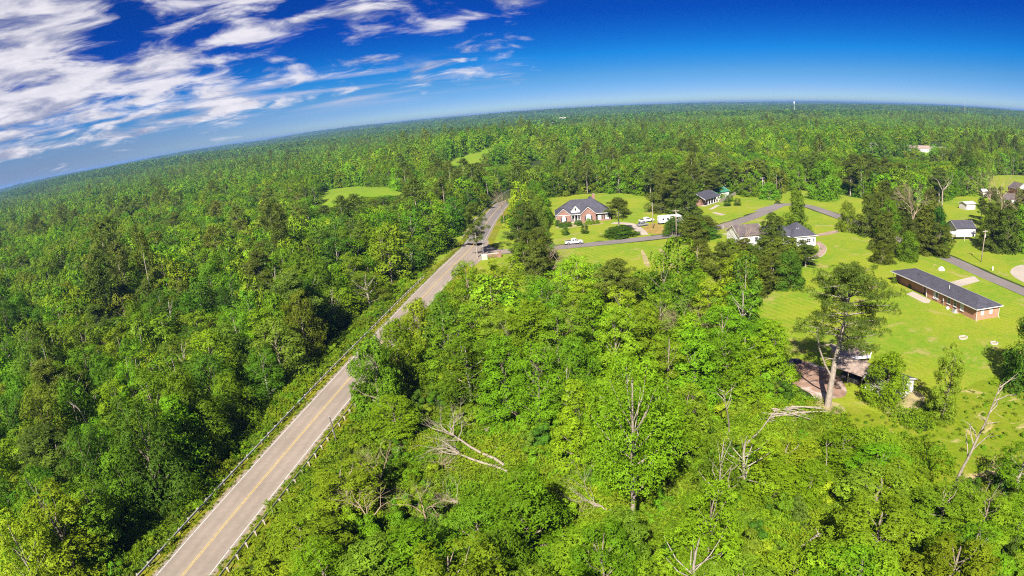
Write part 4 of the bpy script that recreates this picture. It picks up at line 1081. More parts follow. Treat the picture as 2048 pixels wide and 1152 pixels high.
M['brick_orange'] = brick_mat('orange_brick', (0.36, 0.135, 0.07), (0.30, 0.10, 0.055), (0.38, 0.28, 0.2))
M['brick_red'] = brick_mat('red_brick', (0.20, 0.080, 0.058), (0.15, 0.062, 0.046), (0.3, 0.22, 0.18))
M['shingle'] = shingle_mat('charcoal_shingles', (0.058, 0.056, 0.070))
M['shingle_brown'] = shingle_mat('weathered_brown_shingles', (0.10, 0.080, 0.078))
M['tin_brown'] = plain('weathered_brown_tin', (0.22, 0.165, 0.13), .6, .3, 1.2, .4)
M['tin_pale'] = plain('pale_tin', (0.42, 0.38, 0.37), .5, .2, 1.0, .5)
M['tin_green'] = plain('green_tin', (0.035, 0.16, 0.10), .5, .12, 1.0, .5)
M['slate_green'] = plain('mossy_grey_roofing', (0.075, 0.085, 0.075), .85, .3, 1.0)
M['white'] = plain('white_paint', (0.52, 0.50, 0.47), .55, .06, 2.0)
M['white_bright'] = plain('white_siding', (0.56, 0.56, 0.55), .5, .05, 2.0)
M['glass'] = plain('window_glass', (0.03, 0.035, 0.04), .08, .1, 1.0, .6)
M['curtain'] = plain('pale_window_glass', (0.36, 0.37, 0.38), .15, .1, 1.0, .6)
M['shutter'] = plain('black_shutter', (0.02, 0.02, 0.025), .6)
M['door_red'] = plain('dark_red_door', (0.12, 0.015, 0.012), .4)
M['dark'] = plain('dark_interior', (0.03, 0.027, 0.024), .9)
M['rubber'] = plain('black_rubber', (0.02, 0.02, 0.02), .8)
M['chrome'] = plain('bare_metal', (0.5, 0.5, 0.5), .3, .05, 1.0, .5, .8)
M['galv'] = plain('galvanised_steel', (0.34, 0.335, 0.32), .55, .2, 2.0, .5, .25)
M['rust'] = plain('rusty_steel', (0.20, 0.13, 0.09), .8, .3, 3.0)
M['wood_grey'] = bark_mat('weathered_wood', (0.30, 0.26, 0.21), .25)
M['wood_dark'] = bark_mat('dark_weathered_post', (0.12, 0.10, 0.085), .3)
M['car_white'] = plain('white_car_paint', (0.58, 0.58, 0.58), .25, .02, 1.0, .6)
M['car_silver'] = plain('silver_car_paint', (0.25, 0.26, 0.28), .25, .03, 1.0, .7, .3)
M['tarp'] = plain('black_plastic_sheeting', (0.035, 0.03, 0.035), .5, .4, 1.0)
M['sand'] = plain('pale_sand', (0.40, 0.33, 0.27), .95, .15, 2.0, world=True)
M['stone'] = plain('pale_stone', (0.36, 0.32, 0.27), .9, .25, 4.0)
M['red_lamp'] = plain('red_tail_lamp', (0.3, 0.01, 0.01), .3)
M['black_plastic'] = plain('black_plastic', (0.02, 0.02, 0.022), .5)
def dirt_mat(name, col, white=0.0):
    m, t = new_mat(name); p = gpos(t)
    a = t.noise(p, .35, 6, .7); b = t.noise(p, 2.5, 6, .7); d = t.noise(p, .16, 4, .7, .8)
    c = t.mix(t.maprange(a, .35, .65), [v * .75 for v in col], [v * 1.15 for v in col]); c = t.mix(1.0, c, t.ramp(b, [(.3, .85), (.7, 1.12)]), 'MULTIPLY')
    if white: c = t.mix(t.math('MULTIPLY', t.maprange(d, .50, .62), white), c, (.42, .36, .31))
    finish(t, c, .95, b, .1, .7, .06)
    return m
M['dirt'] = dirt_mat('red_clay', (0.235, 0.145, 0.10), .8)
M['gravel'] = dirt_mat('pinkish_gravel', (0.26, 0.185, 0.14))
M['tanpath'] = dirt_mat('worn_tan_earth', (0.26, 0.215, 0.10))

# ------------------------------------------------------------------ parts of buildings
_win = {}
def window(parent, x, y, z, w_, h_, ang=0.0, glass='glass', mull=True, arch=False, shutters=False, sill=True, double=False):
    key = (w_, h_, glass, mull, arch)
    if key not in _win:
        f = .09
        mb = MB().box(-w_ / 2 - f, -w_ / 2, -.06, .02, -h_ / 2 - f, h_ / 2 + f).box(w_ / 2, w_ / 2 + f, -.06, .02, -h_ / 2 - f, h_ / 2 + f)
        mb.box(-w_ / 2, w_ / 2, -.06, .02, h_ / 2, h_ / 2 + f).box(-w_ / 2, w_ / 2, -.06, .02, -h_ / 2 - f, -h_ / 2)
        if mull: mb.box(-w_ / 2, w_ / 2, -.04, .015, -.03, .03)
        if mull and w_ > 1.2: mb.box(-.03, .03, -.045, .012, -h_ / 2, h_ / 2)
        if arch: mb.hprism([(w_ / 2 * math.cos(a), h_ / 2 + f + w_ / 2 * .7 * math.sin(a)) for a in np.linspace(0, math.pi, 9)], 'y', -.055, .01)
        pane = MB().box(-w_ / 2, w_ / 2, -.015, .03, -h_ / 2, h_ / 2)
        sl_ = MB().box(-w_ / 2 - .14, w_ / 2 + .14, -.13, .02, -h_ / 2 - f - .09, -h_ / 2 - f)
        _win[key] = (mb.mesh('window_frame', M['white']), pane.mesh('pane', M[glass]), sl_.mesh('sill', M['white']))
    a, b, c = _win[key]
    o = link('window', a, parent, (x, y, z)); o.rotation_euler = (0, 0, ang)
    link('pane', b, o)
    if sill: link('sill', c, o)
    if shutters:
        for sx in (-1, 1):
            MB().box(sx * (w_ / 2 + .33) - .22, sx * (w_ / 2 + .33) + .22, -.05, .02, -h_ / 2 - .05, h_ / 2 + .05).build('shutter', M['shutter'], o)
    return o
def door(parent, x, y, z0, w_, h_, mat, ang=0.0):
    o = MB().box(-w_ / 2 - .1, -w_ / 2, -.06, .02, 0, h_ + .1).box(w_ / 2, w_ / 2 + .1, -.06, .02, 0, h_ + .1).box(-w_ / 2, w_ / 2, -.06, .02, h_, h_ + .1).build('door', M['white'], parent, (x, y, z0)); o.rotation_euler = (0, 0, ang)
    MB().box(-w_ / 2, w_ / 2, -.02, .03, 0.02, h_).build('door_leaf', mat, o)
    MB().box(w_ / 2 - .12, w_ / 2 - .07, -.06, -.02, .95, 1.05).build('handle', M['chrome'], o)
    return o
def slab(mb, quad, th):
    """a roof plane with thickness"""
    q_ = [Vector(v) for v in quad]; n = (q_[1] - q_[0]).cross(q_[2] - q_[0]).normalized()
    if n.z < 0: n = -n
    lo = [v - n * th for v in q_]; k = len(q_)
    top = q_; fs = [list(range(k)), list(range(k, 2 * k))[::-1]] + [(i, i + k, (i + 1) % k + k, (i + 1) % k) for i in range(k)]
    return mb.add([tuple(v) for v in top + lo], fs)
def hip_roof(parent, x0, x1, y0, y1, z, rise, mat, over=.45, name='roof', ins=None):
    x0, x1, y0, y1 = x0 - over, x1 + over, y0 - over, y1 + over
    w_, d_ = x1 - x0, y1 - y0
    if w_ >= d_:
        i = d_ / 2 if ins is None else ins; a, b = (x0 + i, (y0 + y1) / 2, z + rise), (x1 - i, (y0 + y1) / 2, z + rise)
        fs = [[(x0, y0, z), (x1, y0, z), b, a], [(x1, y1, z), (x0, y1, z), a, b], [(x0, y1, z), (x0, y0, z), a], [(x1, y0, z), (x1, y1, z), b]]
    else:
        i = w_ / 2 if ins is None else ins; a, b = ((x0 + x1) / 2, y0 + i, z + rise), ((x0 + x1) / 2, y1 - i, z + rise)
        fs = [[(x0, y0, z), (x1, y0, z), a], [(x1, y1, z), (x0, y1, z), b], [(x0, y1, z), (x0, y0, z), a, b], [(x1, y0, z), (x1, y1, z), b, a]]
    mb = MB()
    for f in fs: mb.add(f, [tuple(range(len(f)))])
    mb.add([(x0, y0, z), (x1, y0, z), (x1, y1, z), (x0, y1, z)], [(3, 2, 1, 0)])
    r = mb.build(name, mat, parent)
    for b_ in ((x0 - .03, x1 + .03, y0 - .05, y0 - .005), (x0 - .03, x1 + .03, y1 + .005, y1 + .05), (x0 - .05, x0 - .005, y0 - .004, y1 + .004), (x1 + .005, x1 + .05, y0 - .004, y1 + .004)):
        MB().box(*b_, z - .17, z + .01).build('fascia', M['white'], r)
    return r
def gable_roof(parent, x0, x1, y0, y1, z, rise, mat, axis='x', over=.4, name='roof', th=.14, trim=True):
    """ridge runs along the axis"""
    x0, x1, y0, y1 = x0 - over, x1 + over, y0 - over, y1 + over; mb = MB()
    if axis == 'x':
        m = (y0 + y1) / 2
        slab(mb, [(x0, y0, z), (x1, y0, z), (x1, m, z + rise), (x0, m, z + rise)], th); slab(mb, [(x1, y1, z), (x0, y1, z), (x0, m, z + rise + .001), (x1, m, z + rise + .001)], th)
    else:
        m = (x0 + x1) / 2
        slab(mb, [(x0, y1, z), (x0, y0, z), (m, y0, z + rise), (m, y1, z + rise)], th); slab(mb, [(x1, y0, z), (x1, y1, z), (m, y1, z + rise + .001), (m, y0, z + rise + .001)], th)
    r = mb.build(name, mat, parent)
    if trim:
        if axis == 'x':
            for xx in (x0 - .05, x1 + .005):
                MB().hprism([(y0, z - .18), (m, z + rise - .18), (y1, z - .18), (y1, z + .0), (m, z + rise + .02), (y0, z + .0)], 'x', xx, xx + .045).build('rake_trim', M['white'], r)
        else:
            for yy in (y0 - .05, y1 + .005):
                MB().hprism([(x0, z - .18), (m, z + rise - .18), (x1, z - .18), (x1, z + .0), (m, z + rise + .02), (x0, z + .0)], 'y', yy, yy + .045).build('rake_trim', M['white'], r)
    return r
def local(root_loc, rz, p):
    d = Vector((p[0] - root_loc[0], p[1] - root_loc[1])); c, s = math.cos(rz), math.sin(rz)
    return d.x * c + d.y * s, -d.x * s + d.y * c

# ------------------------------------------------------------------ brick ranch house
rz = rad(-87.6); base = Vector((97.1, 139.6, 0)); L_, D_ = 33.0, 7.6
rh = empty('ranch_house', base, rz, 'long low orange brick ranch house with a dark shingled hip roof on the big lawn', 'house')
def lx(px, py, z): return local(base, rz, G(px, py, z))[0]
xd = lx(1832, 582, 1.2); xp = lx(1841, 586, 1.2)
MB().box(xp, L_, 0, D_, 0, 2.75).box(0, xp, .9, D_ - .003, 0, 2.748).build('wall', M['brick_orange'], rh)
hip_roof(rh, 0, L_, 0, D_, 2.75, 1.45, M['shingle'], .6)
door(rh, xd, .9, .12, .95, 2.1, M['door_red'])
for px, py, w_, h_, gl in ((1855, 592, 1.7, 1.75, 'curtain'), (1873, 591, 1.0, 1.25, 'glass'), (1896, 602, 1.0, 1.35, 'glass'), (1914, 607, 1.0, 1.15, 'glass'), (1924, 614, 1.05, 1.5, 'curtain')):
    window(rh, lx(px, py, 1.6), -.02, 1.62, w_, h_, 0, gl)
for yy in (1.9, 4.7): window(rh, L_ + .02, yy, 1.75, .8, .95, rad(90), 'curtain')
MB().box(xp + .05, xp + .17, -.12, -.01, 0, 2.6).build('porch_post', M['white'], rh)
for xx, yy in ((L_ + .02, .08), (L_ + .02, D_ - .12), (.15, -.02)):
    MB().box(xx, xx + .1, yy - .1, yy, 0, 2.6).box(xx, xx + .5, yy - .1, yy, 0, .09).build('downspout', M['white'], rh)
MB().tube([(lx(1890, 580, 3.4), 2.0, 3.1), (lx(1890, 580, 3.4), 2.0, 4.4)], .07, 8).build('vent_pipe', M['white'], rh)
for fx, fy in ((.24, .30), (.50, .42), (.72, .30), (.74, .55)):
    MB().tube([(L_ * fx, D_ * fy, 3.3), (L_ * fx, D_ * fy, 3.3 + .75)], .06, 8).build('roof_vent', M['black_plastic'], rh)
MB().box(.4, .75, .1, .9, 0, .55).build('planter_wall', M['brick_orange'], rh)
sheet('patio', [G(1812, 588), G(1826, 583), G(1862, 601), G(1858, 606), G(1848, 606)], .022, M['concrete'])
ac = empty('air_conditioner', G(1909, 625), rz, 'grey boxed air conditioner on a pale slab against the ranch house wall', 'air conditioner')
MB().box(-.75, .75, -.65, .65, 0, .1).build('slab', M['concrete'], ac)
MB().box(-.45, .45, -.42, .42, .1, .85).build('casing', M['galv'], ac); MB().tube([(0, 0, .85), (0, 0, .9)], .36, 14).build('fan_grille', M['black_plastic'], ac)
cv = MB(); cv.tube([(0, 0, 0), (0, 0, .35), (0, 0, .62)], [.5, .42, .1], 12)
tag(cv.build('covered_grill', M['white'], None, G(1895, 618), True), 'small white covered heap between the ranch house and its air conditioner', 'grill cover')
tag(MB().box(-.2, .2, -.12, .12, 1.1, 1.75).box(-.03, .03, -.03, .03, 0, 1.1).build('meter_box', M['galv'], None, G(1886, 611)), 'pale meter box on the ranch house wall between two windows', 'meter box')
for i, (px, py, s) in enumerate(((1789, 566, .9), (1820, 576, .6))):
    r_ = plant(G(px, py).x, G(px, py).y, 1.6 * s, 1.1 * s, 'oak', 'mid', ['round bush at the far corner of the ranch house', 'small bush beside the red door of the ranch house'][i])
    r_.name = 'shrub'; r_['category'] = 'shrub'

# ------------------------------------------------------------------ gabled brick house
rz = rad(-3.5); base = G(1114, 448)
bh = empty('brick_house', base, rz, 'red brick house with two front gables, a white dormer and a big charcoal hip roof', 'house')
MB().box(0, 5.6, 0, 13, 0, 3.3).box(5.6, 9.6, 1.9, 13, 0, 3.298).box(9.6, 15.4, -.6, 13.002, 0, 3.302).box(15.4, 21.4, .9, 12.998, 0, 3.296).build('wall', M['brick_red'], bh)
hip_roof(bh, 0, 21.4, .4, 13.4, 3.3, 5.0, M['shingle'], .45, ins=6.6)
hip_roof(bh, 9.8, 18.8, 2.4, 15.0, 3.33, 5.7, M['shingle'], .1, 'roof')
for x0, x1, yf in ((.2, 5.4, -.02), (9.5, 15.5, -.62)):
    xm_ = (x0 + x1) / 2; rise = (x1 - x0) * .46
    MB().hprism([(x0 + .1, 3.31), (x1 - .1, 3.31), (xm_, 3.31 + rise * .93)], 'y', yf + .0, yf + .3).build('gable_wall', M['brick_red'], bh)
    gable_roof(bh, x0, x1, yf, yf + 6.0, 3.3, rise + .12, M['shingle'], 'y', .3, 'gable_roof')
MB().box(5.6, 9.55, .2, 1.9, 0, .3).build('porch_floor', M['concrete'], bh)
for xx in (6.0, 7.2, 8.4, 9.3): MB().tube([(xx, .35, .3), (xx, .35, 3.15)], .13, 10).build('column', M['white'], bh)
MB().box(5.5, 9.6, .2, .5, 3.0, 3.3).build('porch_beam', M['white'], bh)
door(bh, 7.7, 1.9, .3, 1.1, 2.2, M['shutter'])
for xx in (6.5, 8.9): window(bh, xx, 1.88, 1.8, .7, 1.6, 0, 'glass', sill=False)
window(bh, 2.8, -.02, 1.6, 1.3, 1.5, 0, 'curtain', arch=True, shutters=True); window(bh, 12.5, -.63, 1.7, 1.8, 1.7, 0, 'curtain', arch=True, shutters=True)
for xx in (17.0, 20.0): window(bh, xx, .88, 1.6, 1.2, 1.6, 0, 'curtain', shutters=True)
dm = MB().box(5.9, 9.3, .9, 4.2, 4.0, 4.6).hprism([(5.9, 4.6), (9.3, 4.6), (7.6, 6.5)], 'y', .9, 4.2).build('dormer', M['white_bright'], bh)
gable_roof(dm, 5.8, 9.4, .8, 5.4, 4.5, 2.2, M['shingle'], 'y', .15, 'dormer_roof', .1)
window(dm, 7.6, .88, 5.15, .75, 1.05, 0, 'glass', mull=False, arch=True)
MB().box(15.2, 16.3, 11, 12.2, 5, 9.6).build('chimney', M['brick_red'], bh)
MB().box(-.08, -.02, .3, 12, .2, 3.2).build('side_trim', M['white'], bh)
sheet('bare_soil', smooth_poly([G(1186, 408), G(1205, 408), G(1216, 415), G(1212, 424), G(1196, 424)], 4), .024, M['dirt'])
sheet('garden_bed', smooth_poly([G(1113, 456), G(1140, 456), G(1165, 452), G(1200, 449), G(1205, 446), G(1160, 447), G(1116, 449)], 4), .022, M['tanpath'])
hb = [(1116, 452, 1.5), (1123, 455, 1.2), (1131, 454, 1.4), (1139, 453, 1.2), (1153, 449, 1.1), (1160, 451, 1.3), (1178, 449, 1.5), (1186, 448, 1.0), (1195, 447, 1.0)]
for i, (px, py, s) in enumerate(hb):
    p = G(px, py); r_ = plant(p.x, p.y, 1.7 * s, 1.0 * s, 'oak', 'deep' if i < 6 else 'lime', '%s %s clipped bush from the driveway end of the brick house' % (ORD[len(hb) - 1 - i], 'dark' if i < 6 else 'yellow green'), group='clipped bushes along the brick house')
    r_.name = 'shrub'; r_['category'] = 'shrub'
for px, py, h_, lab in ((1093, 472, 3.4, 'small upright garden tree beside the brown leafless tree'), (1131, 470, 3.6, 'small upright garden tree directly above the white pickup'), (1170, 467, 3.8, 'small upright garden tree in the middle of the brick house lawn')):
    p = G(px, py); plant(p.x, p.y, h_, 1.5, 'column', 'deep', lab)
p = G(1240, 470); r_ = plant(p.x, p.y - 1, 3.4, 7.0, 'oak', 'deep', 'wide clipped hedge mound under the open pine by the driveway'); r_.name = 'shrub'; r_['category'] = 'shrub'
strip('driveway', [G(1225, 446), G(1258, 448), G(1276, 458), G(1288, 470)], 1.8, -1.8, .028, M['concrete'])

# ------------------------------------------------------------------ white house
rz = rad(4.0); base = Vector((69.3, 182.6, 0))
wh = empty('white_house', base, rz, 'long white house half hidden by evergreens, brown shingles at one end, dark at the other', 'house')
MB().box(0, 8.2, 0, 9.5, 0, 4.9).box(8.2, 20, 1.2, 9.4, 0, 3.4).box(20, 27.2, -.2, 9.6, 0, 3.3).build('wall', M['white_bright'], wh)
MB().hprism([(0, 4.9), (9.5, 4.9), (4.75, 7.3)], 'x', 0, .2).build('gable_wall', M['white_bright'], wh)
gable_roof(wh, 0, 8.4, 0, 9.5, 4.9, 2.6, M['shingle_brown'], 'x', .4)
hip_roof(wh, 8.3, 21, 1.2, 9.6, 3.4, 3.0, M['shingle'], .4, ins=4.0); hip_roof(wh, 18.4, 27.2, -.2, 9.6, 3.32, 3.6, M['shingle'], .45)
for xx, zz, yf in ((2.4, 3.6, 0), (5.8, 3.6, 0), (2.4, 1.4, 0), (5.8, 1.4, 0), (10.5, 1.7, 1.2), (13.5, 1.7, 1.2), (17, 1.7, 1.2)): window(wh, xx, yf - .02, zz, 1.0, 1.2, 0, 'glass')
window(wh, 21.9, -.22, 1.75, 1.6, 1.2, 0, 'glass'); window(wh, 24.6, -.22, 1.75, 1.4, 1.2, 0, 'glass'); window(wh, 26.5, -.22, 1.8, .5, 1.1, 0, 'glass')
window(wh, 27.22, 3, 1.7, .9, 1.2, rad(90), 'glass')
MB().box(13.8, 14.7, 6, 7, 5.2, 7.8).build('chimney', M['brick_red'], wh)
for xx in (21.3, 22.0): MB().tube([(xx, 2.0, 4.4), (xx, 2.0, 5.6)], .06, 6).build('vent_pipe', M['white'], wh)
ring = [G(*p) for p in ((1597, 513), (1608, 516), (1624, 517), (1638, 511), (1645, 503), (1645, 494), (1637, 487), (1632, 484))]
strip('garden_path', ring, .95, -.95, .026, M['gravel'])
strip('garden_path', [G(1603, 512), G(1616, 500), G(1630, 487)], .7, -.7, .030, M['gravel'])
for w0, w1 in ((1.15, .97), (-.97, -1.15)):
    rb = ribbon(ring, w0, w1, 8); mb = MB()
    for i in range(len(rb) - 1):
        (a, b), (c, d) = rb[i], rb[i + 1]; mb.add([(a.x, a.y, 0), (b.x, b.y, 0), (d.x, d.y, 0), (c.x, c.y, 0), (a.x, a.y, .14), (b.x, b.y, .14), (d.x, d.y, .14), (c.x, c.y, .14)], [(4, 5, 6, 7), (0, 1, 5, 4), (2, 3, 7, 6), (1, 2, 6, 5), (3, 0, 4, 7)])
    tag(mb.build('path_edging', M['stone']), kind='structure')
strip('gravel_drive', [G(1630, 471), G(1650, 468), G(1680, 462), G(1708, 462), G(1722, 458)], 1.7, -1.7, .026, M['gravel'])
strip('garden_path', [G(1448, 467), G(1462, 472), G(1478, 480)], .7, -.7, .026, M['concrete'])
for i, (px, py) in enumerate(((1590, 503), (1601, 499), (1586, 510))):
    p = G(px, py); r_ = plant(p.x, p.y, 1.2, 1.0, 'oak', 'mid', ['low bush by the white house path start', 'low bush under the white house window', 'low bush at the tip of the curved path'][i]); r_.name = 'shrub'; r_['category'] = 'shrub'

# ------------------------------------------------------------------ porch house and green roofed outbuilding
pa, pb = G(1417, 411), G(1438, 404); rz = math.atan2(pb.y - pa.y, pb.x - pa.x)
ph = empty('porch_house', pa, rz, 'brick house with a white columned porch and dark roof behind the dark evergreen', 'house')
w_ = (pb - pa).length
MB().box(-3, w_, 2.2, 9.5, 0, 2.9).build('wall', M['brick_red'], ph)
gable_roof(ph, -3.2, w_ + .2, 0, 9.7, 2.9, 2.7, M['shingle'], 'x', .4)
MB().hprism([(2.2, 2.9), (9.5, 2.9), (5.0, 5.1)], 'x', w_ - .2, w_).build('gable_wall', M['white'], ph)
MB().box(-3, w_, 0, 2.2, 0, .25).build('porch_floor', M['concrete'], ph)
for i in range(5): MB().box(.1 + i * (w_ - .4) / 4, .4 + i * (w_ - .4) / 4, .1, .4, .25, 2.85).build('column', M['white'], ph)
for xx in (1.5, 8.5): window(ph, xx, 2.18, 1.6, 1.1, 1.4, 0, 'glass')
door(ph, 5, 2.18, .25, 1.0, 2.1, M['shutter'])
pa, pb = G(1437, 400), G(1458, 396); rz = math.atan2(pb.y - pa.y, pb.x - pa.x)
gs = empty('outbuilding', pa, rz, 'white outbuilding with a green metal roof behind the porch house', 'outbuilding')
w_ = (pb - pa).length
MB().box(-4, w_, 0, 7, 0, 3.4).hprism([(0, 3.4), (7, 3.4), (3.5, 5.0)], 'x', w_ - .2, w_ + .003).build('wall', M['white_bright'], gs)
gable_roof(gs, -4, w_, 0, 7, 3.4, 1.75, M['tin_green'], 'x', .4)
window(gs, 2, -.02, 1.7, .9, 1.0, 0, 'glass'); window(gs, w_ + .02, 3.5, 1.8, .9, 1.0, rad(90), 'glass')
fn = empty('wooden_fence', G(1441, 406), math.atan2(*reversed((G(1472, 390) - G(1441, 406)).xy)), 'grey board fence beside the green roofed outbuilding', 'fence')
fl = (G(1472, 390) - G(1441, 406)).length; bm_ = MB().box(-.145, .145, -.015, .015, 0, 1.7).mesh('board', M['wood_grey'])
for i in range(int(fl / .31)): link('board', bm_, fn, (.15 + i * .31, 0, (i * 37 % 7) * .006))
for zz in (.4, 1.35): MB().box(0, fl, .017, .06, zz, zz + .09).build('rail', M['wood_grey'], fn)
for i, (px, py) in enumerate(((1455, 412), (1460, 403), (1475, 411))):
    p = G(px, py); plant(p.x, p.y, 3.4, 1.7, 'column', 'deep', ['young tree beside the porch columns', 'young tree beside the board fence', 'young tree alone on the porch house lawn'][i])
strip('garden_path', [G(1420, 419), G(1428, 415), G(1436, 410)], .9, -.9, .022, M['concrete']); strip('garden_path', [G(1427, 425), G(1447, 430)], 1.2, -1.2, .022, M['concrete'])

# ------------------------------------------------------------------ sheds by the huge pine
sheet('dirt_patch', smooth_poly([G(*p) for p in ((1562, 730), (1585, 722), (1612, 722), (1640, 732), (1668, 745), (1690, 770), (1690, 792), (1655, 800), (1662, 818), (1635, 812), (1625, 790), (1600, 775), (1565, 752))], 5, .12, 2), .026, M['dirt'])
sheet('dirt_patch', smooth_poly([G(*p) for p in ((1635, 800), (1672, 806), (1690, 822), (1650, 832), (1600, 828), (1590, 812))], 5, .15, 3), .030, M['tanpath'])
sheet('dirt_patch', smooth_poly([G(*p) for p in ((1790, 785), (1828, 780), (1850, 800), (1830, 822), (1780, 830), (1765, 812))], 5, .2, 4), .026, M['tanpath'])
a, b = G(1664, 742, 2.3), G(1687, 764, 2.3)      # eave of the open shed's near side
rz = rad(-62); base = G(1668, 758)
os_ = empty('open_shed', base, rz, 'open sided shed with a rusty brown gabled metal roof beside the huge pine', 'shed')
for xx, yy in ((0, 0), (0, 5), (5.6, 0), (5.6, 5), (2.8, 0), (2.8, 5)): MB().box(xx - .07, xx + .07, yy - .07, yy + .07, 0, 2.3).build('post', M['wood_grey'], os_)
gable_roof(os_, 0, 5.6, 0, 5, 2.3, 1.15, M['tin_brown'], 'x', .45, 'roof', .05)
MB().box(.6, 5, .8, 4.4, 0, .9).build('stored_junk', M['dark'], os_)
rz = rad(2); base = G(1676, 746)
ls = empty('lean_to', base + Vector((1.5, 3.0, 0)), rad(-8), 'low lean-to with a brown tin roof and a bright white edge behind the open shed', 'shed')
MB().box(0, 6, 0, 4.0, 0, 1.5).build('wall', M['tin_brown'], ls); mb = MB(); slab(mb, [(-.3, -.3, 1.55), (6.2, -.3, 1.55), (6.2, 4.3, 2.3), (-.3, 4.3, 2.3)], .06); mb.build('roof', M['tin_brown'], ls)
mb = MB(); slab(mb, [(-.2, -.95, 1.32), (6.1, -.95, 1.42), (6.1, -.3, 1.60), (.8, -.3, 1.59)], .05); mb.build('gutter_board', M['white_bright'], ls)
rz = rad(-55); e1 = G(1826, 782)
gsd = empty('grey_shed', e1, rad(118), 'white walled shed with a mossy dark roof mostly hidden by the round bright tree', 'shed')
MB().box(0, 6.2, 0, 6, 0, 2.2).build('wall', M['white'], gsd); gable_roof(gsd, 0, 6.2, 0, 6, 2.2, 1.1, M['slate_green'], 'x', .3)
MB().hprism([(0, 2.2), (6, 2.2), (3, 3.15)], 'x', 0, .15).build('gable_wall', M['white'], gsd)
door(gsd, 3, -.02, 0, 1.0, 2.0, M['dark'])
# black sheeting weighed down at the end of the dirt patch, with a loose tyre
mb = MB(); pts = [G(*p) for p in ((1560, 728), (1572, 722), (1588, 720), (1606, 722), (1600, 728), (1580, 730), (1563, 735))]; c_ = sum(pts, Vector()) / len(pts)
mb.add([tuple(p) for p in pts] + [tuple(c_ + (p - c_) * .6 + Vector((0, 0, .55 + .15 * (i % 2)))) for i, p in enumerate(pts)] + [tuple(c_ + Vector((0, 0, .8)))], [(i, (i + 1) % 7, (i + 1) % 7 + 7, i + 7) for i in range(7)] + [(i + 7, (i + 1) % 7 + 7, 14) for i in range(7)])
tag(mb.build('tarpaulin', M['tarp']), 'crumpled black sheeting heaped at the far end of the red dirt patch', 'tarpaulin')
tag(MB().tube([Vector((math.cos(a) * .42, math.sin(a) * .42, .14)) for a in np.linspace(0, 2 * math.pi, 15)], .13, 6, cap=False).build('old_tyre', M['white'], None, G(1579, 731)), 'loose white painted tyre beside the black sheeting', 'tyre')
gb = MB(); rr = random.Random(3)
jk = empty('junk_pile', G(1712, 716), 0, 'tangle of pale boards and dark junk behind the huge pine', 'junk pile')
for i in range(14):
    a = rr.uniform(0, 3.1); l_ = rr.uniform(1, 2.6); x_, y_ = rr.uniform(-3, 3), rr.uniform(-1.6, 1.6)
    o = MB().box(-l_ / 2, l_ / 2, -.1, .1, 0, .05).build('board', M[['white', 'wood_grey', 'dark', 'tin_pale'][i % 4]], jk, (x_, y_, .1 + i * .06)); o.rotation_euler = (rr.uniform(-.2, .2), rr.uniform(-.2, .2), a)

# ------------------------------------------------------------------ dead wood
def fallen(name, p0, p1, r0, seed, label, spread=.6, depth=3, lift=.5, mat='bark_dead', crown=4.5):
    p0, p1 = Vector(p0), Vector(p1); rr = random.Random(seed); d = p1 - p0; o = empty(name, (p0.x, p0.y, float(terrain(p0.x, p0.y))), 0, label, 'fallen tree' if 'tree' in name else 'fallen branches')
    e = Vector((d.x, d.y, lift)); S = []; n = 5; p = Vector((0, 0, r0)); 
    for i in range(n):
        q_ = Vector((e.x * (i + 1) / n, e.y * (i + 1) / n, r0 + lift * (i + 1) / n)) + Vector((rr.gauss(0, .12), rr.gauss(0, .12), rr.gauss(0, .05))); S.append((p, q_, r0 * (1 - .1 * i), r0 * (1 - .1 * (i + 1)))); p = q_
    T = []; dn = Vector((e.x, e.y, 0)).normalized()
    for i in range(9): skeleton(rr, p.lerp(Vector(S[-1][0]), .25 * (i % 5)), (dn + Vector((rr.gauss(0, spread), rr.gauss(0, spread), rr.uniform(.05, .7)))).normalized(), crown * rr.uniform(.5, 1) * .8, r0 * .34, depth - 1, T, .55, (2, 5), .03, .66)
    V, F = tube_arrays(S, 8); link('trunk', np_mesh(name + '_t', V, [i for f in F for i in f], [4] * len(F), M[mat], smooth=True), o)
    V, F = tube_arrays(T, 5); link('branches', np_mesh(name + '_b', V, [i for f in F for i in f], [4] * len(F), M[mat]), o)
    return o
def GZ(px, py, z): p = G(px, py, z); return p
fallen('fallen_tree', G(1008, 910, 1), G(900, 858, 1), .25, 1, 'upper of two grey fallen trunks lying side by side with a bare crown', depth=3, crown=5.0, lift=.9)
fallen('fallen_tree', G(1013, 922, 1), G(908, 890, 1), .24, 2, 'lower of two grey fallen trunks lying side by side', depth=3, crown=4.2, lift=.6)
fallen('fallen_branch', G(938, 890, 1), G(985, 918, 1), .12, 3, 'short broken branch under the lower fallen trunk', depth=2, crown=1.6)
fallen('fallen_tree', G(955, 815, 1.5), G(972, 838, 1.5), .16, 4, 'pale broken stem above the two fallen trunks', depth=1, crown=1.0)
fallen('fallen_branch', G(985, 862, 1.5), G(1003, 892, 1.5), .14, 14, 'pale snapped stem just right of the two fallen trunks'.replace('right of', 'past'), depth=1, crown=.8)
fallen('fallen_tree', G(960, 1012, .6), G(915, 990, .6), .12, 5, 'grey bough with many fine dead twigs below the fallen trunks', depth=3, crown=4)
fallen('fallen_tree', G(1245, 1022, .6), G(1190, 1010, .6), .12, 6, 'wide dead bough spread beside the tree with the bare grey trunk', depth=3, crown=5)
fallen('fallen_tree', G(1575, 1105, .6), G(1640, 1068, .6), .20, 7, 'thick pale log lying among dark bushes near the bottom edge', depth=1, crown=1.2, lift=.4)
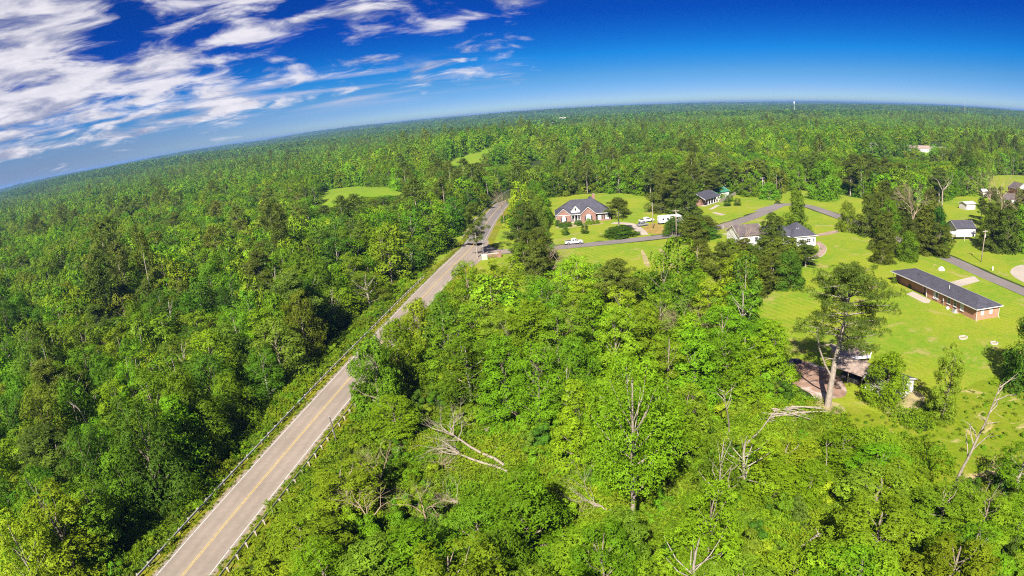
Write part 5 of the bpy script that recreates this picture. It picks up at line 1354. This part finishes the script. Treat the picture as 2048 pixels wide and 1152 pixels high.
fallen('fallen_tree', G(1488, 890, .8), G(1545, 845, .8), .17, 8, 'long pale bent limb leaning up towards the heap of cut branches', depth=1, crown=1.5, lift=2.0)
fallen('fallen_branch', G(1250, 1145, .5), G(1290, 1128, .5), .09, 9, 'thin pale branch in a bright clearing on the bottom edge', depth=1, crown=.8)
fallen('fallen_tree', G(1930, 1030, .6), G(1950, 1012, .6), .10, 10, 'grey dead top lying at the foot of the leaning dead snag', depth=3, crown=4)
fallen('fallen_tree', G(1705, 985, .6), G(1625, 950, .6), .09, 12, 'thin pale curling branches among olive bushes near the meadow', depth=3, crown=3)
bp = empty('cut_branch_pile', G(1590, 832), 0, 'heap of cut branches and logs below the red dirt patch', 'branch pile'); rr = random.Random(12)
for i in range(26):
    l_ = rr.uniform(2.5, 6); a = rr.gauss(-.35, .3); x_, y_ = rr.uniform(-3.2, 3), rr.uniform(-1.2, 1.2); r = rr.uniform(.05, .16)
    MB().tube([(-l_ / 2 * math.cos(a) + x_, -l_ / 2 * math.sin(a) + y_, .1 + i * .03), (x_ + rr.gauss(0, .15), y_ + rr.gauss(0, .15), .16 + i * .035), (l_ / 2 * math.cos(a) + x_, l_ / 2 * math.sin(a) + y_, .1 + i * .03)], [r, r * .8, r * .5], 6).build('log', M['bark_dead'] if i % 3 else M['bark_pale'], bp)
for i, (px, py, h_, R_, lab) in enumerate(((885, 920, 2.2, 3.2, 'tan heap of dead twigs under the lower fallen trunk'), (875, 1005, 1.4, 2.4, 'tan fan of dead twigs at the end of the dead bough'), (1150, 1030, 1.6, 2.4, 'tan brush heap beside the wide dead bough'), (1040, 950, 1.5, 1.6, 'small tuft of tan dead twigs among bright vines'), (1955, 1005, 1.8, 2.2, 'grey brush heap beside the leaning dead snag'), (1800, 1080, 1.0, 2.0, 'low tan brush heap near the bottom of the meadow'))):
    rr = random.Random(30 + i); S = []
    for j in range(44):
        a = rr.uniform(0, 6.28); q_ = Vector((rr.uniform(-.5, .5) * R_ * .6, rr.uniform(-.5, .5) * R_ * .6, .1))
        skeleton(rr, q_, Vector((math.cos(a), math.sin(a), rr.uniform(.15, .9))).normalized(), R_ * .55, .03, 1, S, .5, (2, 3), .03)
    V, F = tube_arrays(S, 4); p = G(px, py); tag(link('brush_heap', np_mesh('brush', V, [k_ for f in F for k_ in f], [4] * len(F), M['twig']), None, (p.x, p.y, float(terrain(p.x, p.y)) + .15)), lab, 'brush heap')
# the leaning dead snag
def snag(px, py, tx, ty, H, r, seed, label, mat='bark_dead', top=.45, nl=12, kind='dead_tree', L=2.6):
    b = G(px, py); t = G(tx, ty, H); rr = random.Random(seed); o = empty(kind, (b.x, b.y, float(terrain(b.x, b.y))), 0, label, 'dead tree'); e = Vector((t.x - b.x, t.y - b.y, H)); S = []; p = Vector((0, 0, -.5)); n = 8
    pts = [p]
    for i in range(n):
        q_ = e * ((i + 1) / n) + Vector((rr.gauss(0, .08), rr.gauss(0, .08), 0)); S.append((p, q_, r * .8 * (1 - .85 * i / n), r * .8 * (1 - .85 * (i + 1) / n))); p = q_; pts.append(p)
    T = []
    for i in range(nl):
        f_ = top + (1 - top) * (i + .5) / nl; s = e * f_; a = rr.uniform(0, 6.28)
        skeleton(rr, s, (Vector((math.cos(a), math.sin(a), .55)) + e.normalized() * .4).normalized(), L * (1.25 - f_ * .7) * rr.uniform(.6, 1.1), r * .28, 1, T, .45, (1, 2))
    V, F = tube_arrays(S, 9); link('trunk', np_mesh('snag_t', V, [k_ for f in F for k_ in f], [4] * len(F), M[mat], smooth=True), o)
    if T: V, F = tube_arrays(T, 5); link('branches', np_mesh('snag_b', V, [k_ for f in F for k_ in f], [4] * len(F), M[mat]), o)
snag(1876, 1032, 2003, 768, 17.5, .34, 1, 'tall bare leaning dead snag with broken limbs over the rough meadow')
snag(192, 862, 140, 765, 15, .22, 2, 'pale slanting trunk showing through the wood beyond the guardrail', 'bark_pale', .7, 4)
snag(636, 618, 618, 530, 15, .20, 3, 'pale forked trunk near the dark gap by the guardrail', 'bark_pale', .5, 6, L=3.5)
snag(300, 540, 268, 500, 15, .18, 4, 'first of the bleached trunks in the olive grove', 'bark_dead', .5, 6)
snag(272, 545, 238, 505, 14, .16, 5, 'second of the bleached trunks in the olive grove', 'bark_dead', .5, 6)
snag(362, 485, 350, 455, 16, .22, 6, 'short white bare pole standing out of the distant wood', 'bark_dead', .9, 1)
snag(1105, 790, 1088, 690, 13, .2, 7, 'forked pale dead stem in the middle of the near wood', 'bark_dead', .45, 9, L=3.2)
snag(1460, 870, 1448, 780, 9, .2, 8, 'bare forked stem in a hollow at the edge of the near wood', 'bark_dead', .55, 6, L=2.4)
snag(1745, 1080, 1752, 1000, 5, .16, 9, 'short pale broken stub in the rough meadow brush', 'bark_dead', .9, 0)
snag(1440, 1030, 1462, 935, 7.5, .26, 15, 'thick pale leaning stub rising from glowing low vines', 'bark_dead', .9, 1)
snag(1655, 960, 1652, 880, 6, .12, 16, 'thin broken stem wrapped in vines above the bottom bushes', 'bark_dead', .7, 3, L=1)

# ------------------------------------------------------------------ guardrails
def guardrail(off, y0, y1, side, label, sp=2.4):
    o = empty('guardrail', (float(road_x(y0)) + off, y0, 0), 0, label, 'guardrail', 'guardrails of the main road'); n = int((y1 - y0) / sp)
    ox, oy = o.location.x, o.location.y
    P = [(float(road_x(y0 + i * sp)) + off - ox, y0 + i * sp - oy) for i in range(n + 1)]
    prof = [(.0, .46), (.07, .50), (.07, .56), (.0, .61), (.07, .66), (.07, .72), (.0, .77), (-.02, .77), (-.02, .46)]
    prof = [(u_ * side, z_) for u_, z_ in prof]; V = []; k_ = len(prof)
    for i, (px_, py_) in enumerate(P): V += [(px_ - u_, py_, z_) for u_, z_ in prof]
    F = [(i * k_ + j, i * k_ + (j + 1) % k_, (i + 1) * k_ + (j + 1) % k_, (i + 1) * k_ + j) for i in range(n) for j in range(k_)]
    MB().add(V, F).build('beam', M['galv'], o)
    pm = MB().box(-.08, .08, -.09, .09, -.5, .74).mesh('post', M['wood_grey']); bm2 = MB().box(-.07, .07, -.08, .08, .50, .73).mesh('spacer', M['wood_grey'])
    for px_, py_ in P:
        c = link('post', pm, o, (px_ + side * .26, py_, 0)); link('spacer', bm2, c, (-side * .155, 0, 0))
guardrail(-5.15, 34, 182, -1, 'long guardrail on the wooded side of the main road, away from the houses')
guardrail(5.3, 34, 136, 1, 'guardrail on the side of the main road on the houses side')
guardrail(-5.6, 236, 400, -1, 'thin guardrail beyond the junction on the far stretch of the main road')
wp = empty('wooden_post', G(673, 884), 0, 'dark leaning wooden post behind the guardrail on the houses side', 'post')
MB().tube([(0, 0, -.4), (-.12, .0, 2), (-.25, -.1, 4.4)], [.13, .12, .10], 8).build('shaft', M['wood_dark'], wp); MB().box(-.36, -.14, -.2, 0, 4.38, 4.46).build('cap', M['galv'], wp)

# ------------------------------------------------------------------ utility poles
def pole(px, py, H, label, arm=True, can=False, guys=(), lean=(0, 0), mat='bark_dead', r=.17, white=False):
    b = G(px, py); o = empty('utility_pole', b, 0, label, 'utility pole'); t = Vector((lean[0], lean[1], H))
    MB().tube([(0, 0, -.5), t * .5, t], [r, r * .85, r * .7], 8).build('shaft', M['white'] if white else M[mat], o, smooth=True)
    if arm:
        MB().box(t.x - 1.1, t.x + 1.1, t.y - .06, t.y + .06, H - .5, H - .38).build('crossarm', M['wood_grey'], o)
        for s in (-1, -.45, .45, 1): MB().tube([(t.x + s, t.y, H - .38), (t.x + s, t.y, H - .2)], .05, 6).build('insulator', M['white'], o)
    else: MB().tube([(t.x, t.y, H), (t.x, t.y, H + .2)], .06, 6).build('insulator', M['white'], o)
    if can: MB().tube([(t.x * .8 + .3, t.y, H - 2.2), (t.x * .8 + .3, t.y, H - 1.2)], .24, 10).build('transformer', M['galv'], o)
    for gx_, gy_ in guys: MB().tube([(t.x, t.y, H - .8), (gx_, gy_, 0)], .022, 5).build('guy_wire', M['galv'], o)
    return o
pole(1353, 482, 10.5, 'guyed utility pole with a transformer beside the low dark evergreen', can=True, guys=((5.2, -1.2), (7.5, -6.0)))
pole(1306, 458, 9.6, 'slim utility pole standing in the orange grass by the parked vehicles', arm=False)
pole(967, 512, 8.5, 'pale thin pole at the road junction beside the low brown wall', arm=False, mat='galv', r=.10, white=True)
pole(1525, 397, 10.0, 'utility pole in front of the round clipped tree by the street bend', can=True)
pole(1962, 524, 9.5, 'tilted utility pole with a transformer beside the narrow street', can=True, lean=(1.0, .2))
pole(978, 404, 9.5, 'leaning thin pole beside the far stretch of the main road', arm=False, lean=(-.5, 0))
pole(1812, 372, 11, 'small far utility pole above the reddish leafless tree', arm=False)
def wire(a, b, sag, label):
    a, b = Vector(a), Vector(b); mb = MB(); pts = [a.lerp(b, i / 14) - Vector((0, 0, sag * 4 * (i / 14) * (1 - i / 14))) for i in range(15)]
    tag(mb.tube(pts, .018, 4).build('power_wire', M['galv']), label, 'wire')
wire(G(1353, 482) + Vector((0, 0, 10)), G(1306, 458) + Vector((0, 0, 9.4)), .5, 'wire from the guyed pole to the pole in orange grass')
wire(G(1353, 482) + Vector((0, 0, 10)), G(1525, 397) + Vector((0, 0, 9.6)), 1.6, 'wire from the guyed pole to the street bend pole')

# ------------------------------------------------------------------ vehicles
def wheel(parent, x, y, r=.39, w_=.26):
    o = MB().tube([(0, -w_ / 2, 0), (0, w_ / 2, 0)], r, 16).build('wheel', M['rubber'], parent, (x, y, r)); MB().tube([(0, -w_ / 2 - .01, 0), (0, w_ / 2 + .01, 0)], r * .6, 12).build('rim', M['chrome'], o)
def pickup(px, py, rz, paint, label, lift=.05, extra=True):
    b = G(px, py); o = empty('pickup_truck', (b.x, b.y, lift), rz, label, 'pickup truck')
    # body side profile (x forward): bed, sill, fenders and bonnet
    mb = MB(); W = 1.0
    mb.hprism([(-2.95, .55), (-2.95, 1.15), (-.75, 1.15), (-.75, 1.12), (1.35, 1.12), (2.75, 1.02), (2.95, .85), (2.95, .5), (2.35, .45), (1.5, .45), (-1.4, .45), (-2.4, .45)], 'y', -W, W)
    body = mb.build('body', M[paint], o)
    MB().hprism([(-.85, 1.12), (-.70, 1.80), (.75, 1.82), (1.55, 1.12)], 'y', -.88, .88).build('cab', M[paint], o)
    MB().box(-2.85, -.95, -.86, .86, 1.10, 1.156).build('bed_floor', M['black_plastic'], o)
    for s in (-1, 1):
        MB().hprism([(-.62, 1.2), (-.52, 1.70), (.10, 1.72), (.10, 1.2)], 'y', s * .885 - .01, s * .885 + .01).build('side_window', M['glass'], o)
        MB().hprism([(.22, 1.2), (.22, 1.72), (.72, 1.72), (1.30, 1.2)], 'y', s * .885 - .01, s * .885 + .01).build('side_window', M['glass'], o)
        MB().box(.95, 1.15, s * 1.08 - .09, s * 1.08 + .09, 1.2, 1.42).build('mirror', M['black_plastic'], o)
        for wx in (-1.9, 1.95):
            MB().tube([(wx, s * .80, .42), (wx, s * 1.004, .42)], .50, 14).build('wheel_arch', M['black_plastic'], o); wheel(o, wx, s * .90)
        MB().box(2.90, 2.965, s * .72 - .18, s * .72 + .18, .72, .92).build('headlight', M['curtain'], o); MB().box(-2.965, -2.93, s * .88 - .08, s * .88 + .08, .75, 1.1).build('tail_light', M['red_lamp'], o)
    ws = MB(); slab(ws, [(1.53, -.80, 1.16), (1.53, .80, 1.16), (.80, .76, 1.79), (.80, -.76, 1.79)], -.02); ws.build('windscreen', M['glass'], o)
    MB().box(2.93, 3.08, -.98, .98, .42, .62).build('bumper', M['chrome'], o); MB().box(-3.08, -2.93, -.98, .98, .45, .62).build('bumper', M['chrome'], o)
    MB().box(2.94, 2.97, -.5, .5, .66, .92).build('grille', M['black_plastic'], o)
    return o
def car(px, py, rz, paint, label, lift=.05):
    b = G(px, py); o = empty('parked_car', (b.x, b.y, lift), rz, label, 'car')
    MB().hprism([(-2.25, .45), (-2.28, .85), (-1.7, .98), (1.1, .95), (2.1, .80), (2.28, .6), (2.25, .38), (-2.2, .36)], 'y', -.88, .88).build('body', M[paint], o)
    MB().hprism([(-1.75, .95), (-1.0, 1.42), (.35, 1.44), (1.15, .93)], 'y', -.74, .74).build('cabin', M[paint], o)
    for s in (-1, 1):
        MB().hprism([(-1.35, 1.0), (-.92, 1.34), (.30, 1.36), (.90, 1.0)], 'y', s * .742 - .012, s * .742 + .012).build('side_window', M['glass'], o)
        for wx in (-1.4, 1.4): wheel(o, wx, s * .80, .33, .22)
        MB().box(2.18, 2.30, s * .62 - .16, s * .62 + .16, .58, .72).build('headlight', M['curtain'], o); MB().box(-2.31, -2.24, s * .66 - .14, s * .66 + .14, .66, .82).build('tail_light', M['red_lamp'], o)
    ws = MB(); slab(ws, [(1.13, -.68, .97), (1.13, .68, .97), (.40, .64, 1.42), (.40, -.64, 1.42)], -.02); ws.build('windscreen', M['glass'], o)
    ws = MB(); slab(ws, [(-1.72, -.68, .98), (-1.72, .68, .98), (-1.04, .64, 1.40), (-1.04, -.64, 1.40)], -.02); ws.build('rear_window', M['glass'], o)
    return o
pickup(1148, 488, rad(1), 'car_white', 'white pickup truck standing on the side street below the brick house', .06)
pickup(1293, 444, rad(18), 'car_white', 'white pickup truck parked on the grass beside the silver car', .04)
car(1285, 452, rad(22), 'car_silver', 'silver car parked in front of the white pickup on the grass', .04)
b = G(1340, 447); rv = empty('camper_trailer', (b.x, b.y, 0), rad(4), 'white camper trailer half hidden by dark evergreens', 'camper')
MB().hprism([(-4.6, .7), (-4.6, 2.9), (-4.3, 3.2), (3.9, 3.2), (4.6, 2.6), (4.6, 1.6), (4.0, .7)], 'y', -1.2, 1.2).build('body', M['car_white'], rv)
for xx in (-3, -1.2, 1.0, 2.6): MB().box(xx - .4, xx + .4, -1.225, -1.19, 1.7, 2.4).build('window', M['glass'], rv)
MB().box(-.35, .3, -1.23, -1.19, .8, 2.5).build('door', M['curtain'], rv)
for s in (-1, 1):
    for wx in (-.9, .1): wheel(rv, wx - .8, s * 1.0, .36, .22)
MB().box(4.0, 5.6, -.08, .08, .55, .68).build('hitch', M['rubber'], rv); MB().box(-4.3, 4.2, -1.215, -1.2, 1.05, 1.2).build('stripe', M['galv'], rv)

# ------------------------------------------------------------------ small things on the lawns
def stone_ring(px, py, R_, label, oval=1.5):
    o = empty('fire_ring', G(px, py), rad(20), label, 'fire ring'); n = 16
    for i in range(n):
        a = 6.2832 * i / n; q_ = MB().box(-.20, .20, -.13, .13, 0, .2).build('stone', M['stone'], o, (math.cos(a) * R_ * oval, math.sin(a) * R_, .01 + (i * 5 % 3) * .02)); q_.rotation_euler = (0, 0, a + 1.57 + (i % 3) * .12)
    MB().prism([(math.cos(a) * R_ * oval * .85, math.sin(a) * R_ * .85) for a in np.linspace(0, 6.2832, 13)[:-1]], 0.0, .05).build('ash_bed', M['tanpath'], o)
stone_ring(1926, 676, .75, 'pale oval stone ring on the lawn close to the ranch house'); stone_ring(1988, 687, .70, 'stone ring on the lawn beside the dark full tree', 1.2)
rk = MB(); rk.tube([(0, 0, -.1), (0, 0, .35), (.05, 0, .8), (.1, 0, 1.0)], [1.2, 1.0, .55, .1], 7); tag(rk.build('white_rock', M['white'], None, G(1883, 540)), 'white boulder heap on the lawn behind the ranch house', 'boulder')
tag(MB().box(-.18, .18, -.14, .14, 0, 1.0).box(-.22, .22, -.18, .18, 1.0, 1.12).build('utility_pedestal', M['white'], None, G(1985, 541)), 'short white utility pedestal between the two streets', 'utility pedestal')
mbx = empty('mailbox', G(1446, 458), 0, 'white mailbox on a post at the side street edge', 'mailbox'); MB().box(-.06, .06, -.06, .06, 0, 1.05).build('post', M['white'], mbx); MB().hprism([(-.12, 1.05), (.12, 1.05), (.12, 1.2), (.06, 1.3), (-.06, 1.3), (-.12, 1.2)], 'y', -.25, .25).build('box', M['white'], mbx)
sg = empty('low_wall', G(985, 516), rad(6), 'low brown wall on the small lawn at the road junction', 'wall'); MB().box(-2.2, 2.2, -.3, .3, 0, 1.35).build('wall_body', M['brick_red'], sg); MB().box(-2.35, 2.35, -.4, .4, 1.35, 1.5).build('coping', M['stone'], sg)
for sx in (-2.45, 2.45): MB().box(sx - .35, sx + .35, -.45, .45, 0, 1.75).build('pier', M['brick_red'], sg)
ub = empty('utility_box', G(969, 519), rad(10), 'pale green utility cabinet with a white lid beside the low brown wall', 'utility cabinet'); MB().box(-.9, .9, -.7, .7, 0, 1.5).build('cabinet', plain('pale_green_paint', (.30, .36, .26)), ub); MB().box(-.75, .75, -.75, .6, 1.5, 1.68).build('lid', M['white'], ub)
sheet('worn_track', smooth_poly([G(*p) for p in ((1282, 503), (1288, 503), (1300, 530), (1290, 530))], 4, .1), .024, M['tanpath']); sheet('worn_track', smooth_poly([G(*p) for p in ((1318, 500), (1325, 500), (1348, 528), (1345, 536), (1334, 520))], 4, .1), .024, M['tanpath'])
sheet('dirt_patch', smooth_poly([G(*p) for p in ((1286, 456), (1312, 446), (1334, 460), (1322, 468), (1296, 466))], 5, .1), .026, dirt_mat('ochre_grass', (.24, .17, .045)))
sheet('driveway', [G(1893, 566), G(1948, 552), G(1960, 562), G(1915, 575)], .024, M['concrete'])
sheet('turning_circle', smooth_poly([G(*p) for p in ((2022, 548), (2026, 536), (2048, 530), (2075, 545), (2080, 570), (2048, 565))], 5), .044, M['concrete'])

# ------------------------------------------------------------------ houses farther off
def small_house(name, px, py, rz, W, D, H, rise, wall, roof, label, cat='house', wins=3, axis='x', hip=False):
    q_ = on_hill([(px, py)])[0]; o = empty(name, (q_[0], q_[1], float(terrain(*q_))), rz, label, cat); MB().box(0, W, 0, D, -1.5, H).build('wall', M[wall], o)
    if hip: hip_roof(o, 0, W, 0, D, H, rise, M[roof])
    else:
        gable_roof(o, 0, W, 0, D, H, rise, M[roof], axis)
        if axis == 'x':
            for xx in (0, W - .15): MB().hprism([(0, H), (D, H), (D / 2, H + rise * .92)], 'x', xx, xx + .15).build('gable_wall', M[wall], o)
        else: MB().hprism([(0, H), (W, H), (W / 2, H + rise * .92)], 'y', 0, .15).build('gable_wall', M['white'], o)
    for i in range(wins): window(o, W * (i + .7) / (wins + .4), -.02, H * .55, 1.0, 1.1, 0, 'glass')
    if wins: door(o, W * .9, -.02, 0, .95, 2.05, M['shutter'])
    return o
small_house('bungalow', 1912, 474, rad(-8), 8.5, 8, 3.0, 2.2, 'white_bright', 'shingle', 'white house with a dark patchy roof beyond the tilted street pole')
cp = empty('carport', G(1905, 478), rad(-8), 'pale metal carport roof in front of the white house with the patchy roof', 'carport')
mb = MB(); slab(mb, [(-2, -3.2, 2.3), (8.4, -3.2, 2.3), (8.4, -.2, 2.75), (-2, -.2, 2.75)], .06); mb.build('roof', M['tin_pale'], cp)
for xx in (-1.8, 3.2, 8.2): MB().box(xx - .06, xx + .06, -3.1, -2.98, 0, 2.3).build('post', M['white'], cp)
small_house('metal_shed', 1966, 394, rad(-20), 9, 6, 2.6, 1.2, 'tin_pale', 'tin_pale', 'pale ribbed metal shed behind the huge brown leafless tree', 'shed', 0)
small_house('metal_shed', 1933, 420, rad(5), 6, 5, 2.6, .8, 'tin_pale', 'tin_pale', 'low pale shed below the ribbed metal shed', 'shed', 0)
small_house('bungalow', 2008, 411, rad(-6), 9, 8, 2.8, 2.4, 'white_bright', 'shingle_brown', 'small white house with a brown roof near the photo edge')
small_house('bungalow', 2033, 391, rad(-10), 9, 9, 3.2, 3.2, 'brick_orange', 'shingle_brown', 'orange brick house with a white gable at the photo edge', wins=2, axis='y')
small_house('farmhouse', 1818, 304, rad(-20), 26, 9, 3.2, 2.6, 'white_bright', 'tin_brown', 'long pale roofed farmhouse in a far clearing', wins=5)
small_house('outbuilding', 1880, 306, rad(-20), 8, 7, 3.2, 2.0, 'white_bright', 'tin_pale', 'small white outbuilding beside the long farmhouse', 'outbuilding', 1)
small_house('barn', 1738, 300, rad(-5), 14, 9, 3.5, 2.5, 'tin_pale', 'tin_pale', 'pale roofed barn at the other end of the long farmhouse clearing', 'barn', 0)
small_house('bungalow', 1845, 394, rad(-15), 9, 7, 2.8, 2.0, 'tin_brown', 'tin_brown', 'pinkish roofed house behind the reddish leafless tree', wins=0)
small_house('farmhouse', 1118, 249, rad(0), 22, 10, 17, 4, 'white_bright', 'tin_pale', 'tiny white farmhouse roof above the woods near the horizon', wins=0)
small_house('outbuilding', 1104, 258, rad(0), 10, 7, 14, 3, 'white_bright', 'tin_pale', 'tiny white outbuilding beside the tiny farmhouse near the horizon', 'outbuilding', 0)
def tower(px, dist, H, r, label, white=True):
    d = G(px, 260); d = Vector((d.x, d.y, 0)).normalized() * dist; o = empty('water_tower' if white else 'radio_mast', (d.x, d.y, float(terrain(d.x, d.y))), 0, label, 'water tower' if white else 'radio mast')
    MB().tube([(0, 0, 0), (0, 0, H * .85)], [r, r * .5], 8).build('shaft', M['white_bright'] if white else M['galv'], o)
    if white: MB().tube([(0, 0, H * .8), (0, 0, H * .86), (0, 0, H * .95), (0, 0, H)], [r * .6, r * 2.4, r * 2.4, r * .5], 12).build('tank', M['white_bright'], o)
    else: MB().tube([(0, 0, H * .85), (0, 0, H)], r * .4, 6).build('antenna', M['galv'], o)
tower(1590, 2300, 54, .9, 'tiny white water tower on the horizon'); tower(1930, 1900, 62, .6, 'thin radio mast on the horizon', False)
# ------------------------------------------------------------------ air
HX, HZ0, HZ1 = 15000.0, -45.0, 70.0
hz = MB().box(-HX, HX, -400, HX, HZ0, HZ1).build('haze', None)
hm_, ht = new_mat('thin_summer_haze')
pv = ht.n('ShaderNodeVolumePrincipled', ins={'Color': (0.22, 0.42, 0.85, 1), 'Density': 1.1e-4, 'Anisotropy': 0.2})
ht.n('ShaderNodeOutputMaterial', ins={'Volume': pv.outputs[0]})
hz.data.materials.clear(); hz.data.materials.append(hm_)
tag(hz, 'thin blue summer haze lying over the far woods', 'haze', kind='stuff')
